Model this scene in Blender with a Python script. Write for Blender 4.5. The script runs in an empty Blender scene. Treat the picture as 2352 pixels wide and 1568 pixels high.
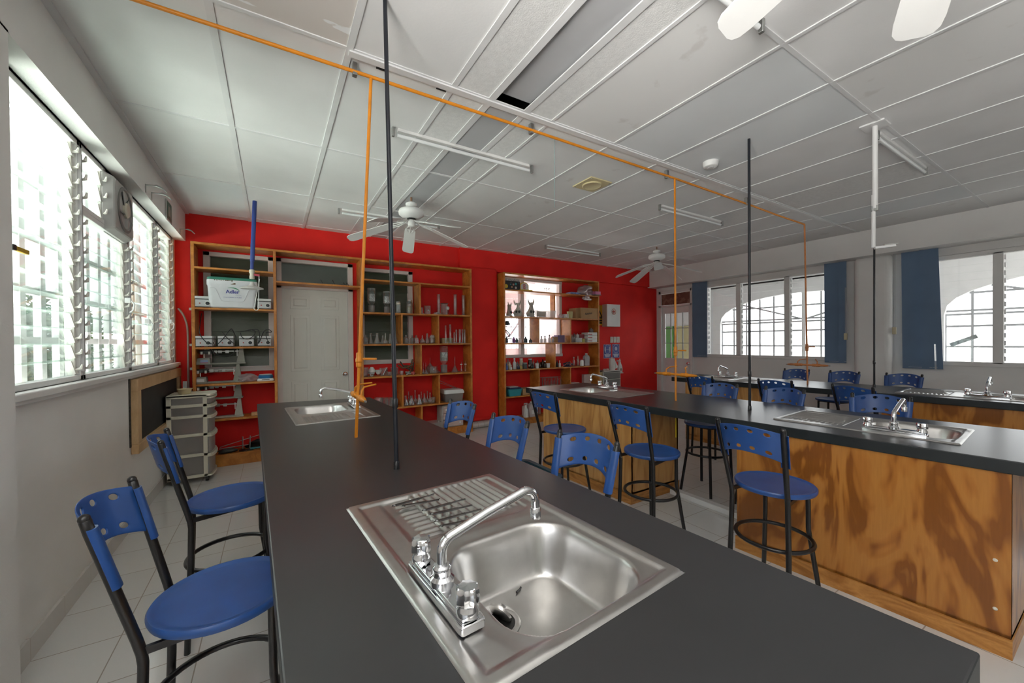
import bpy, bmesh, math, random
from mathutils import Vector, Matrix
random.seed(11)
SC = bpy.context.scene
COL = SC.collection
PI = math.pi
R = math.radians
# ------------------------------------------------------------------ camera model
FPX, CPX, CPY, EYE = 896.8, 1176.0, 792.72, 1.42
YAW, PITCH, ROLL = R(31.4693), R(0.51384), R(-0.46517)
def cam_axes():
    cy, sy = math.cos(YAW), math.sin(YAW)
    r = Vector((cy, -sy, 0)); fw = Vector((sy, cy, 0)); u = Vector((0, 0, 1))
    c, s = math.cos(PITCH), math.sin(PITCH)
    fw2 = c * fw - s * u; u2 = c * u + s * fw
    c, s = math.cos(ROLL), math.sin(ROLL)
    return c * r + s * u2, c * u2 - s * r, fw2
AX_R, AX_U, AX_F = cam_axes()
def ray(px, py):
    return AX_R * ((px - CPX) / FPX) - AX_U * ((py - CPY) / FPX) + AX_F
def on_z(px, py, z):
    d = ray(px, py); t = (z - EYE) / d.z
    return Vector((d.x * t, d.y * t, z))
def on_x(px, py, x):
    d = ray(px, py); t = x / d.x
    return Vector((x, d.y * t, d.z * t + EYE))
def on_y(px, py, y):
    d = ray(px, py); t = y / d.y
    return Vector((d.x * t, y, d.z * t + EYE))
cam_d = bpy.data.cameras.new('camera'); cam = bpy.data.objects.new('camera', cam_d); COL.objects.link(cam)
cam_d.sensor_width = 36.0; cam_d.lens = FPX / 2352 * 36.0
cam_d.shift_y = (CPY - 784) / 2352
cam_d.clip_start = 0.02; cam_d.clip_end = 200
m3 = Matrix((AX_R, AX_U, -AX_F)).transposed()
cam.matrix_world = Matrix.Translation((0, 0, EYE)) @ m3.to_4x4()
SC.camera = cam

# ------------------------------------------------------------------ mesh helper
class MB:
    def __init__(s): s.v = []; s.f = []; s.m = []
    def add(s, vs, fs, mi=0):
        b = len(s.v); s.v += [tuple(v) for v in vs]
        for f in fs: s.f.append([i + b for i in f]); s.m.append(mi)
        return s
    def box(s, x0, x1, y0, y1, z0, z1, mi=0, M=None):
        vs = [Vector(p) for p in ((x0,y0,z0),(x1,y0,z0),(x1,y1,z0),(x0,y1,z0),(x0,y0,z1),(x1,y0,z1),(x1,y1,z1),(x0,y1,z1))]
        if M: vs = [M @ v for v in vs]
        return s.add(vs, [(3,2,1,0),(4,5,6,7),(0,1,5,4),(1,2,6,5),(2,3,7,6),(3,0,4,7)], mi)
    def bar(s, p0, p1, w, h, up=(0,0,1), mi=0):
        p0, p1 = Vector(p0), Vector(p1); d = p1 - p0; L = d.length; d.normalize()
        u = Vector(up); x = d.cross(u)
        if x.length < 1e-4: x = d.cross(Vector((1,0,0)))
        x.normalize(); z = x.cross(d)
        M = Matrix((x, d, z)).transposed().to_4x4(); M.translation = p0
        return s.box(-w/2, w/2, 0, L, -h/2, h/2, mi, M)
    def tube(s, pts, r, n=10, closed=False, caps=True, mi=0):
        pts = [Vector(p) for p in pts]; k = len(pts)
        rs = r if isinstance(r, (list, tuple)) else [r] * k
        T = []
        for i in range(k):
            a = pts[i-1] if (i > 0 or closed) else pts[i]
            b = pts[(i+1) % k] if (i < k-1 or closed) else pts[i]
            t = (b - a); t.normalize(); T.append(t)
        ref = Vector((0,0,1)) if abs(T[0].z) < .9 else Vector((1,0,0))
        x = T[0].cross(ref); x.normalize()
        vs = []; prev = T[0]
        for i in range(k):
            q = prev.rotation_difference(T[i]); x = q @ x
            x = x - T[i] * x.dot(T[i]); x.normalize(); y = T[i].cross(x); prev = T[i]
            for j in range(n):
                a = 2*PI*j/n
                vs.append(pts[i] + (x*math.cos(a) + y*math.sin(a)) * rs[i])
        fs = []
        for i in range(k if closed else k-1):
            i2 = (i+1) % k
            for j in range(n):
                j2 = (j+1) % n
                fs.append((i*n+j, i*n+j2, i2*n+j2, i2*n+j))
        if caps and not closed:
            fs.append(tuple(range(n-1, -1, -1))); fs.append(tuple((k-1)*n + j for j in range(n)))
        return s.add(vs, fs, mi)
    def lathe(s, prof, c=(0,0,0), n=20, M=None, mi=0, close=False):
        vs = []; k = len(prof)
        for (r, z) in prof:
            for j in range(n):
                a = 2*PI*j/n; vs.append(Vector((r*math.cos(a), r*math.sin(a), z)))
        if M: vs = [M @ v for v in vs]
        vs = [v + Vector(c) for v in vs]
        fs = []
        for i in range(k-1):
            for j in range(n):
                j2 = (j+1) % n; fs.append((i*n+j, i*n+j2, (i+1)*n+j2, (i+1)*n+j))
        if close:
            fs.append(tuple(range(n-1,-1,-1))); fs.append(tuple((k-1)*n+j for j in range(n)))
        return s.add(vs, fs, mi)
    def cyl(s, p0, p1, r, n=16, r1=None, mi=0):
        return s.tube([p0, p1], [r, r if r1 is None else r1], n, mi=mi)
    def prism(s, poly, z0, z1, mi=0, M=None):
        n = len(poly)
        vs = [Vector((x, y, z0)) for x, y in poly] + [Vector((x, y, z1)) for x, y in poly]
        if M: vs = [M @ v for v in vs]
        a = sum(poly[i][0]*poly[(i+1)%n][1] - poly[(i+1)%n][0]*poly[i][1] for i in range(n))
        fs = [tuple(range(n-1,-1,-1)), tuple(range(n, 2*n))] + [(i, (i+1)%n, n+(i+1)%n, n+i) for i in range(n)]
        if a < 0: fs = [tuple(reversed(f)) for f in fs]
        return s.add(vs, fs, mi)
    def sphere(s, c, r, n=14, k=8, sc=(1,1,1), mi=0):
        prof = [(max(1e-4, math.sin(PI*i/k)), -math.cos(PI*i/k)) for i in range(k+1)]
        M = Matrix.Diagonal((r*sc[0], r*sc[1], r*sc[2], 1))
        return s.lathe(prof, c, n, M, mi)
    def join(s, o, M=None):
        vs = [M @ Vector(v) for v in o.v] if M else o.v
        b = len(s.v); s.v += [tuple(v) for v in vs]
        s.f += [[i+b for i in f] for f in o.f]; s.m += o.m
        return s
    def build(s, name, mats, parent=None, smooth=35, bevel=0, seg=2, loc=None, rz=0):
        me = bpy.data.meshes.new(name)
        me.from_pydata(s.v, [], s.f)
        mats = mats if isinstance(mats, (list, tuple)) else [mats]
        for m in mats: me.materials.append(m)
        if len(mats) > 1: me.polygons.foreach_set('material_index', s.m)
        me.validate(); me.update()
        if smooth is not None:
            me.shade_smooth(); me.set_sharp_from_angle(angle=R(smooth))
        o = bpy.data.objects.new(name, me); COL.objects.link(o)
        if parent: o.parent = parent
        if loc is not None: o.location = loc
        if rz: o.rotation_euler.z = rz
        if bevel:
            b = o.modifiers.new('edge', 'BEVEL'); b.width = bevel; b.segments = seg; b.limit_method = 'ANGLE'; b.angle_limit = R(50)
        return o
def tag(o, label, cat, group=None, kind=None):
    if label: o['label'] = label
    if cat: o['category'] = cat
    if group: o['group'] = group
    if kind: o['kind'] = kind
    return o
def thing(name, label, cat, loc=(0,0,0), rz=0, group=None):
    o = bpy.data.objects.new(name, None); COL.objects.link(o)
    o.empty_display_size = .05
    o.location = loc; o.rotation_euler = (0, 0, rz)
    return tag(o, label, cat, group)
def struct(o):
    o['kind'] = 'structure'; return o
def copy_tree(o, parent=None):
    c = o.copy(); COL.objects.link(c)
    if parent: c.parent = parent
    for ch in list(o.children): copy_tree(ch, c)
    return c
def dup(o, loc, rz, label, group=None):
    c = copy_tree(o); c.location = loc; c.rotation_euler = (0, 0, rz); c['label'] = label
    if group: c['group'] = group
    return c
def text_mesh(txt, size, depth=.0005, bold=0, shear=0):
    cu = bpy.data.curves.new('lettering', 'FONT'); cu.body = txt; cu.size = size; cu.extrude = depth
    cu.align_x = 'CENTER'; cu.align_y = 'CENTER'; cu.resolution_u = 3; cu.offset = bold; cu.shear = shear
    ob = bpy.data.objects.new('lettering', cu); COL.objects.link(ob)
    dg = bpy.context.evaluated_depsgraph_get()
    me = bpy.data.meshes.new_from_object(ob.evaluated_get(dg))
    bpy.data.objects.remove(ob); bpy.data.curves.remove(cu)
    mb = MB(); mb.add([v.co.copy() for v in me.vertices], [tuple(p.vertices) for p in me.polygons])
    bpy.data.meshes.remove(me)
    return mb
# text plane facing -Y (x right, z up), centre at c
def mat_face(c, facing='-y'):
    if facing == '-y': m = Matrix(((1,0,0),(0,0,-1),(0,1,0)))
    elif facing == '-x': m = Matrix(((0,0,-1),(-1,0,0),(0,1,0)))
    else: m = Matrix(((0,0,1),(1,0,0),(0,1,0)))
    M = m.to_4x4(); M.translation = Vector(c); return M

# ------------------------------------------------------------------ materials
def new_mat(name):
    m = bpy.data.materials.new(name); m.use_nodes = True
    nt = m.node_tree; b = nt.nodes['Principled BSDF']
    return m, nt, b
def N(nt, t, **k):
    n = nt.nodes.new(t)
    for a, v in k.items():
        if a in n.inputs: n.inputs[a].default_value = v
        else: setattr(n, a, v)
    return n
def ramp(nt, stops):
    r = nt.nodes.new('ShaderNodeValToRGB'); e = r.color_ramp.elements
    while len(e) < len(stops): e.new(.5)
    for el, (p, c) in zip(e, stops): el.position = p; el.color = (c[0], c[1], c[2], 1)
    return r
def coords(nt, scale=(1,1,1), rot=(0,0,0), which='Object'):
    t = nt.nodes.new('ShaderNodeTexCoord'); mp = nt.nodes.new('ShaderNodeMapping')
    mp.inputs['Scale'].default_value = scale; mp.inputs['Rotation'].default_value = rot
    nt.links.new(t.outputs[which], mp.inputs['Vector']); return mp
def plain(name, col, rough=.5, metal=0, var=.06, nscale=6, bump=0, bscale=60, spec=.5, coat=0, ior=None):
    m, nt, b = new_mat(name)
    b.inputs['Roughness'].default_value = rough; b.inputs['Metallic'].default_value = metal
    b.inputs['Specular IOR Level'].default_value = spec
    if coat: b.inputs['Coat Weight'].default_value = coat; b.inputs['Coat Roughness'].default_value = .1
    mp = coords(nt)
    n = N(nt, 'ShaderNodeTexNoise', Scale=nscale, Detail=4.0); nt.links.new(mp.outputs[0], n.inputs['Vector'])
    lo = [c*(1-var) for c in col]; hi = [min(1, c*(1+var)) for c in col]
    r = ramp(nt, [(.3, lo), (.7, hi)]); nt.links.new(n.outputs['Fac'], r.inputs[0]); nt.links.new(r.outputs[0], b.inputs['Base Color'])
    if bump:
        n2 = N(nt, 'ShaderNodeTexNoise', Scale=bscale, Detail=3.0); nt.links.new(mp.outputs[0], n2.inputs['Vector'])
        bp = N(nt, 'ShaderNodeBump', Strength=bump, Distance=.01); nt.links.new(n2.outputs['Fac'], bp.inputs['Height']); nt.links.new(bp.outputs[0], b.inputs['Normal'])
    return m
def glassy(name, tint=(.97,.98,.98), edge=(.9,.95,.95), base=.04, power=3.0, rough=.02, body=0.0, bodycol=(.9,.9,.9)):
    """thin clear sheet or vessel: see-through, with a reflecting rim"""
    m = bpy.data.materials.new(name); m.use_nodes = True; nt = m.node_tree; nt.nodes.clear()
    out = nt.nodes.new('ShaderNodeOutputMaterial')
    tr = N(nt, 'ShaderNodeBsdfTransparent'); tr.inputs['Color'].default_value = (*tint, 1)
    gl = N(nt, 'ShaderNodeBsdfGlossy', Roughness=rough); gl.inputs['Color'].default_value = (*edge, 1)
    lw = N(nt, 'ShaderNodeLayerWeight', Blend=.5)
    pw = N(nt, 'ShaderNodeMath', operation='POWER'); nt.links.new(lw.outputs['Facing'], pw.inputs[0]); pw.inputs[1].default_value = power
    ad = N(nt, 'ShaderNodeMath', operation='MULTIPLY_ADD'); nt.links.new(pw.outputs[0], ad.inputs[0]); ad.inputs[1].default_value = .75; ad.inputs[2].default_value = base
    mx = nt.nodes.new('ShaderNodeMixShader'); nt.links.new(ad.outputs[0], mx.inputs[0]); nt.links.new(tr.outputs[0], mx.inputs[1]); nt.links.new(gl.outputs[0], mx.inputs[2])
    last = mx
    if body:
        df = N(nt, 'ShaderNodeBsdfDiffuse'); df.inputs['Color'].default_value = (*bodycol, 1)
        tl = N(nt, 'ShaderNodeBsdfTranslucent'); tl.inputs['Color'].default_value = (*bodycol, 1)
        dm = nt.nodes.new('ShaderNodeMixShader'); dm.inputs[0].default_value = .45
        nt.links.new(df.outputs[0], dm.inputs[1]); nt.links.new(tl.outputs[0], dm.inputs[2])
        m2 = nt.nodes.new('ShaderNodeMixShader'); m2.inputs[0].default_value = body
        nt.links.new(mx.outputs[0], m2.inputs[1]); nt.links.new(dm.outputs[0], m2.inputs[2]); last = m2
    nt.links.new(last.outputs[0], out.inputs['Surface'])
    return m
def wood(name, dark, light, scale=(1,1,1), ns=3.0, dist=1.5, bands=7, rough=.45, contrast=1.0, coat=.15, mid=None):
    m, nt, b = new_mat(name)
    b.inputs['Roughness'].default_value = rough; b.inputs['Coat Weight'].default_value = coat; b.inputs['Coat Roughness'].default_value = .25
    mp = coords(nt, scale)
    n = N(nt, 'ShaderNodeTexNoise', Scale=ns, Detail=3.0, Distortion=dist); nt.links.new(mp.outputs[0], n.inputs['Vector'])
    mu = N(nt, 'ShaderNodeMath', operation='MULTIPLY'); nt.links.new(n.outputs['Fac'], mu.inputs[0]); mu.inputs[1].default_value = bands
    pp = N(nt, 'ShaderNodeMath', operation='PINGPONG'); nt.links.new(mu.outputs[0], pp.inputs[0]); pp.inputs[1].default_value = 1.0
    md = mid or [(a+c)/2 for a, c in zip(dark, light)]
    r = ramp(nt, [(.5-.45/contrast, dark), (.5, md), (min(1, .5+.4/contrast), light)]); nt.links.new(pp.outputs[0], r.inputs[0])
    n2 = N(nt, 'ShaderNodeTexNoise', Scale=ns*14, Detail=2.0); mp2 = coords(nt, (scale[0]*2, scale[1]*2, scale[2]*.6)); nt.links.new(mp2.outputs[0], n2.inputs['Vector'])
    mx = N(nt, 'ShaderNodeMixRGB', blend_type='MULTIPLY'); mx.inputs[0].default_value = .35
    r2 = ramp(nt, [(.3, (.72,.66,.6)), (.7, (1,1,1))]); nt.links.new(n2.outputs['Fac'], r2.inputs[0])
    nt.links.new(r.outputs[0], mx.inputs[1]); nt.links.new(r2.outputs[0], mx.inputs[2]); nt.links.new(mx.outputs[0], b.inputs['Base Color'])
    return m
def tiles(name, col, grout, sx, sy, ox, oy, rough=.12, gap=.012, axes='xy', var=.03):
    m, nt, b = new_mat(name); b.inputs['Roughness'].default_value = rough
    t = nt.nodes.new('ShaderNodeTexCoord'); sp = nt.nodes.new('ShaderNodeSeparateXYZ'); nt.links.new(t.outputs['Object'], sp.inputs[0])
    masks = []
    for ax, s_, o_ in ((axes[0], sx, ox), (axes[1], sy, oy)):
        a = N(nt, 'ShaderNodeMath', operation='SUBTRACT'); nt.links.new(sp.outputs[ax.upper()], a.inputs[0]); a.inputs[1].default_value = o_
        d = N(nt, 'ShaderNodeMath', operation='DIVIDE'); nt.links.new(a.outputs[0], d.inputs[0]); d.inputs[1].default_value = s_
        fl = N(nt, 'ShaderNodeMath', operation='FLOOR'); nt.links.new(d.outputs[0], fl.inputs[0])
        fr = N(nt, 'ShaderNodeMath', operation='SUBTRACT'); nt.links.new(d.outputs[0], fr.inputs[0]); nt.links.new(fl.outputs[0], fr.inputs[1])
        h = N(nt, 'ShaderNodeMath', operation='SUBTRACT'); nt.links.new(fr.outputs[0], h.inputs[0]); h.inputs[1].default_value = .5
        ab = N(nt, 'ShaderNodeMath', operation='ABSOLUTE'); nt.links.new(h.outputs[0], ab.inputs[0])
        gt = N(nt, 'ShaderNodeMath', operation='GREATER_THAN'); nt.links.new(ab.outputs[0], gt.inputs[0]); gt.inputs[1].default_value = .5 - gap/2/s_*1.0
        masks.append((gt, fl))
    mxm = N(nt, 'ShaderNodeMath', operation='MAXIMUM'); nt.links.new(masks[0][0].outputs[0], mxm.inputs[0]); nt.links.new(masks[1][0].outputs[0], mxm.inputs[1])
    cb = nt.nodes.new('ShaderNodeCombineXYZ'); nt.links.new(masks[0][1].outputs[0], cb.inputs[0]); nt.links.new(masks[1][1].outputs[0], cb.inputs[1])
    wn = nt.nodes.new('ShaderNodeTexWhiteNoise'); nt.links.new(cb.outputs[0], wn.inputs['Vector'])
    r = ramp(nt, [(0, [c*(1-var) for c in col]), (1, [min(1, c*(1+var)) for c in col])]); nt.links.new(wn.outputs['Value'], r.inputs[0])
    mx = N(nt, 'ShaderNodeMixRGB'); nt.links.new(mxm.outputs[0], mx.inputs[0]); nt.links.new(r.outputs[0], mx.inputs[1]); mx.inputs[2].default_value = (*grout, 1)
    nt.links.new(mx.outputs[0], b.inputs['Base Color'])
    iv = N(nt, 'ShaderNodeMath', operation='SUBTRACT'); iv.inputs[0].default_value = 1; nt.links.new(mxm.outputs[0], iv.inputs[1])
    bp = N(nt, 'ShaderNodeBump', Strength=.25, Distance=.003); nt.links.new(iv.outputs[0], bp.inputs['Height']); nt.links.new(bp.outputs[0], b.inputs['Normal'])
    rr = N(nt, 'ShaderNodeMath', operation='MULTIPLY_ADD'); nt.links.new(mxm.outputs[0], rr.inputs[0]); rr.inputs[1].default_value = .5; rr.inputs[2].default_value = rough
    nt.links.new(rr.outputs[0], b.inputs['Roughness'])
    return m
def spotted(name, col, spot, thr=.62, scale=9, rough=.7, stretch=(1,1,1), soft=.03, nd=6.0):
    """paint with a second colour showing through in patches (peeling, scuffs, stains)"""
    m, nt, b = new_mat(name); b.inputs['Roughness'].default_value = rough
    mp = coords(nt, stretch); n = N(nt, 'ShaderNodeTexNoise', Scale=scale, Detail=nd); nt.links.new(mp.outputs[0], n.inputs['Vector'])
    r = ramp(nt, [(thr-soft, col), (thr+soft, spot)]); nt.links.new(n.outputs['Fac'], r.inputs[0]); nt.links.new(r.outputs[0], b.inputs['Base Color'])
    return m
M_ = {}
M_['wall'] = plain('white_wall_paint', (.80,.79,.77), .75, var=.03, nscale=2.5, bump=.06, bscale=120)
M_['wall_r'] = plain('white_wall_paint_aged', (.78,.775,.765), .75, var=.04, nscale=2, bump=.06, bscale=120)
M_['red'] = plain('red_wall_paint', (.80,.028,.023), .65, var=.1, nscale=2.2, bump=.08, bscale=150, spec=.2)
M_['ceil'] = plain('ceiling_panel_white', (.80,.80,.80), .85, var=.03, nscale=3, bump=.05, bscale=90)
M_['ceil_old'] = spotted('ceiling_panel_aged', (.79,.79,.785), (.70,.69,.675), .66, 5, .85)
M_['ceil_cool'] = plain('ceiling_panel_cool', (.75,.775,.79), .85, var=.02, nscale=3)
M_['ceil_grey'] = plain('ceiling_panel_grey', (.47,.475,.49), .8, var=.05, nscale=3)
M_['ceil_text'] = plain('ceiling_panel_textured', (.77,.77,.765), .9, var=.05, nscale=40, bump=.2, bscale=160)
M_['ceil_beige'] = spotted('ceiling_panel_peeling', (.66,.615,.58), (.82,.82,.82), .60, 2.2, .85, (.8,2.6,1), .006)
M_['bar'] = plain('ceiling_bar_white', (.74,.745,.75), .5, var=.04)
M_['floor'] = tiles('white_floor_tile', (.70,.695,.68), (.33,.29,.25), .339, .3415, -.648, 2.965, .10, .005)
M_['base_t'] = tiles('baseboard_tile', (.64,.62,.59), (.42,.38,.34), .3415, 5, 2.965, -2, .25, .006, axes='yz')
M_['base_tx'] = tiles('baseboard_tile_x', (.64,.62,.60), (.42,.38,.34), .11, 5, 0, -2, .25, .006, axes='xz')
M_['white'] = plain('white_gloss_paint', (.80,.80,.79), .4, var=.03)
M_['door'] = plain('door_cream_paint', (.70,.695,.65), .4, var=.02)
M_['frame_p'] = plain('frame_pinkish_white', (.72,.66,.64), .5, var=.04)
M_['shelf'] = wood('orange_varnished_wood', (.46,.155,.022), (.66,.265,.05), (3,3,3), 2.0, .6, 5, .4, .8)
M_['ply'] = wood('fir_plywood', (.25,.08,.008), (.50,.21,.04), (1.9,1.9,.5), 1.9, 1.8, 6.5, .33, 1.6, .35, (.43,.16,.025))
M_['ply2'] = wood('pine_plywood', (.47,.215,.055), (.66,.36,.12), (3.2,3.2,.42), 2.0, 1.0, 7.5, .38, 1.0, .3, (.62,.32,.095))
M_['kick'] = wood('plinth_wood', (.35,.13,.02), (.60,.28,.07), (1.2,1.2,5), 2.5, .8, 6, .4, .8)
M_['frame_w'] = wood('pale_pine_frame', (.62,.40,.2), (.78,.55,.31), (2,2,2), 1.6, .4, 4, .5, .6)
M_['top'] = plain('black_laminate', (.030,.030,.032), .28, var=.06, nscale=4, spec=.6)
M_['edge'] = plain('black_laminate_edge', (.012,.016,.018), .45, var=.2)
M_['blue'] = plain('blue_plastic', (.022,.080,.28), .33, var=.12, nscale=8)
M_['blk'] = plain('black_tube_metal', (.008,.008,.009), .3, var=.2, coat=.2)
M_['navy'] = spotted('scuffed_black_pole', (.008,.010,.016), (.10,.10,.11), .72, 22, .35, (1,1,.35))
M_['orange'] = plain('orange_pipe_paint', (.72,.25,.012), .42, var=.12, nscale=14)
M_['orange_d'] = plain('orange_pipe_paint_dull', (.60,.22,.07), .5, var=.15, nscale=14)
M_['chrome'] = plain('chrome', (.78,.79,.81), .09, 1.0, var=.02)
M_['galv'] = plain('galvanised_steel', (.42,.43,.42), .4, 1.0, var=.15)
M_['pvc'] = plain('white_pvc', (.80,.80,.80), .4, var=.02)
M_['glass'] = glassy('clear_glass', (.95,.96,.96), (.95,.97,.97), .06, 1.7, .04, .11, (.85,.85,.85))
M_['pane'] = glassy('window_pane', (.985,.99,.985), (.95,1,.98), .03, 4.0, .01)
M_['louver'] = glassy('louver_glass', (.91,.96,.94), (.92,1,.97), .05, 2.4, .05, .05, (.85,.93,.90))
M_['frost'] = glassy('clear_plastic', (.86,.86,.86), (.9,.9,.9), .08, 2.0, .15, .35, (.72,.70,.68))
M_['fog'] = glassy('clouded_plastic', (.8,.8,.8), (.9,.9,.9), .06, 2.0, .2, .55, (.62,.60,.58))
M_['bag'] = glassy('thin_plastic_bag', (.92,.9,.91), (.95,.95,.95), .1, 1.6, .15, .3, (.82,.74,.76))
M_['steel'] = plain('brushed_steel', (.60,.59,.575), .30, 1.0, var=.04, nscale=30)
def col(name, c, rough=.5, **k):
    key = 'c_' + name
    if key not in M_: M_[key] = plain(name, c, rough, **k)
    return M_[key]
ORD = ['', 'first', 'second', 'third', 'fourth', 'fifth', 'sixth', 'seventh', 'eighth', 'ninth', 'tenth', 'eleventh', 'twelfth']
# ================================================================== ROOM SHELL
YW, ZC = 5.9, 2.96              # red wall plane, ceiling height
XL, XR = -.96, 7.5              # left and right wall faces
XBL, XBR = -.86, 7.2            # faces of the beams above the windows
YB = -3.2                       # wall behind the camera
def wall_x(name, x0, x1, ylo, yhi, holes, mat, z1=ZC):
    """wall slab between x0 and x1 with rectangular openings (y0,y1,z0,z1)"""
    ys = sorted({ylo, yhi, *[h[0] for h in holes], *[h[1] for h in holes]}); zs = sorted({0, z1, *[h[2] for h in holes], *[h[3] for h in holes]})
    mb = MB()
    for a, b in zip(ys, ys[1:]):
        for c, d in zip(zs, zs[1:]):
            if any(h[0] <= (a+b)/2 <= h[1] and h[2] <= (c+d)/2 <= h[3] for h in holes): continue
            mb.box(x0, x1, a, b, c, d)
    return struct(mb.build(name, mat, smooth=None))
def wall_y(name, y0, y1, xlo, xhi, holes, mat, z1=ZC):
    xs = sorted({xlo, xhi, *[h[0] for h in holes], *[h[1] for h in holes]}); zs = sorted({0, z1, *[h[2] for h in holes], *[h[3] for h in holes]})
    mb = MB()
    for a, b in zip(xs, xs[1:]):
        for c, d in zip(zs, zs[1:]):
            if any(h[0] <= (a+b)/2 <= h[1] and h[2] <= (c+d)/2 <= h[3] for h in holes): continue
            mb.box(a, b, y0, y1, c, d)
    return struct(mb.build(name, mat, smooth=None))
struct(MB().box(-1.4, 7.9, YB-.2, YW+.2, -.1, 0).build('floor', M_['floor'], smooth=None))
# ceiling: individual panels inside one ceiling mesh, bars in front of the joints
gx = [-.86, -.23, .36, .945, 1.20, 1.465, 1.68, 2.285, 2.875, 3.50, 4.10, 4.70, 5.30, 5.90, 6.50, 7.2]
gy = [YB, -1.38, -.19, 1.0, 2.19, 3.40, 4.60, 5.75, YW]
cm = [M_['ceil'], M_['ceil_old'], M_['ceil_cool'], M_['ceil_grey'], M_['ceil_text'], M_['ceil_beige']]
mb = MB(); rnd = random.Random(4)
for i in range(len(gx)-1):
    for j in range(len(gy)-1):
        mi = rnd.choice([0,0,0,1,0,2]) if i > 6 else 0
        if i in (3, 5): mi = 4
        if i == 4: mi = 3
        if i == 1 and j == 3: mi = 5
        if i == 2 and j == 3: mi = 0
        if i == 6 and j == 3: mi = 1
        if i in (7, 8) and j == 3: mi = 2
        if i == 0 and j in (6, 7): mi = 2
        if i == 11 and j in (3, 4): mi = 4
        z = ZC
        if i == 4 and j == 3:   # sagging grey panel, gap at its end
            mb.add([(gx[i],gy[j],z),(gx[i+1],gy[j],z),(gx[i+1],gy[j+1]-.05,z+.03),(gx[i],gy[j+1]-.05,z+.03)], [(3,2,1,0)], 3)
            continue
        mb.add([(gx[i],gy[j],z),(gx[i+1],gy[j],z),(gx[i+1],gy[j+1],z),(gx[i],gy[j+1],z)], [(3,2,1,0)], mi)
ceil = struct(mb.build('ceiling', cm, smooth=None))
g = MB()
for x in gx[1:-1]:
    wd = .034 if x < 1.3 else .022
    if x in (1.20, 1.465): wd = .045
    g.box(x-wd/2, x+wd/2, YB, YW, ZC-.006, ZC+.002)
for y in gy[1:-1]: g.box(XBL, XBR, y-.012, y+.012, ZC-.0055, ZC+.002)
g.box(XBL, XBL+.035, YB, YW, ZC-.012, ZC+.002)
for px_, py_ in ((878,157),(1015,204)):
    p = on_z(px_, py_, ZC-.008); g.box(p.x-.03, p.x+.03, p.y-.018, p.y+.018, ZC-.009, ZC-.004, 1)
g.box(.36, 7.1, 2.19, 2.235, ZC-.014, ZC-.002)
struct(g.build('ceiling_grid', [M_['bar'], col('hole_black', (.01,.01,.01), .9)], ceil, smooth=None))
struct(MB().box(-1.4, 7.9, YB-.2, YW+.2, ZC+.3, ZC+.4).build('roof_slab', col('dark_plenum', (.06,.06,.055), .9), smooth=None))
# left wall, long window opening
WL = (2.42, 5.83, 1.215, 2.63)
wall_x('wall_left', XL-.16, XL, YB, YW, [WL, (-1.5, .3, 1.215, 2.63)], M_['wall'], ZC+.3)  # second opening is unseen, added to light the near side
struct(MB().box(XL-.1, XBL, YB, YW, 2.63, ZC+.3).build('trim_1', M_['wall'], smooth=None))
struct(MB().box(XL-.1, XBL, 1.35, 2.31, 0, 2.64).build('wall_left_pier', M_['wall'], smooth=None))
s = MB().box(XL-.1, XL+.045, WL[0]-.05, WL[1]+.05, 1.18, 1.215)
s.box(XL-.02, XL+.03, WL[0]-.03, WL[1]+.02, 1.16, 1.185)
struct(s.build('trim_2', M_['white'], bevel=.006))
struct(MB().box(XL-.01, XL+.014, 2.31, YW, 0, .105).build('baseboard_left', M_['base_t'], smooth=None))
# red wall
HOLES_R = [(-.70,.015,1.10,2.53), (.05,.965,0,2.52), (1.06,1.83,1.13,2.50), (3.38,4.74,1.15,2.55)]
wall_y('wall_back', YW, YW+.16, -1.2, XR+.2, HOLES_R, M_['red'], ZC+.3)
struct(MB().box(2.70, 3.27, 5.76, YW, .11, 2.66).build('wall_back_pier', M_['red'], smooth=60, bevel=.09, seg=5))
struct(MB().box(2.685, 3.28, 5.75, YW, 0, .11).build('baseboard_back', M_['base_tx'], smooth=60, bevel=.08, seg=5))
struct(MB().box(2.6, XBR, YW-.05, YW, 2.62, ZC).build('trim_3', M_['red'], smooth=None))
# right wall
W1 = (2.58, 5.05, 1.12, 2.56); W2 = (-1.6, 1.93, 1.12, 2.56); DR = (5.05, 5.83, 0, 2.48)
wall_x('wall_right', XR, XR+.16, YB, YW, [(2.60,4.70,1.12,2.53), (-1.6,1.78,1.10,2.50), (5.02,5.80,0,2.50)], M_['wall_r'], ZC+.3)
struct(MB().box(XBR, XR+.1, YB, YW, 2.60, ZC+.3).build('trim_4', M_['wall_r'], smooth=None))
struct(MB().box(XR-.012, XR+.01, YB, 5.0, 0, .1).build('baseboard_right', M_['base_t'], smooth=None))
# wall behind the camera with wide window openings
wall_y('wall_front', YB-.16, YB, -1.2, XR+.2, [], M_['wall'], ZC+.3)

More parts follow.
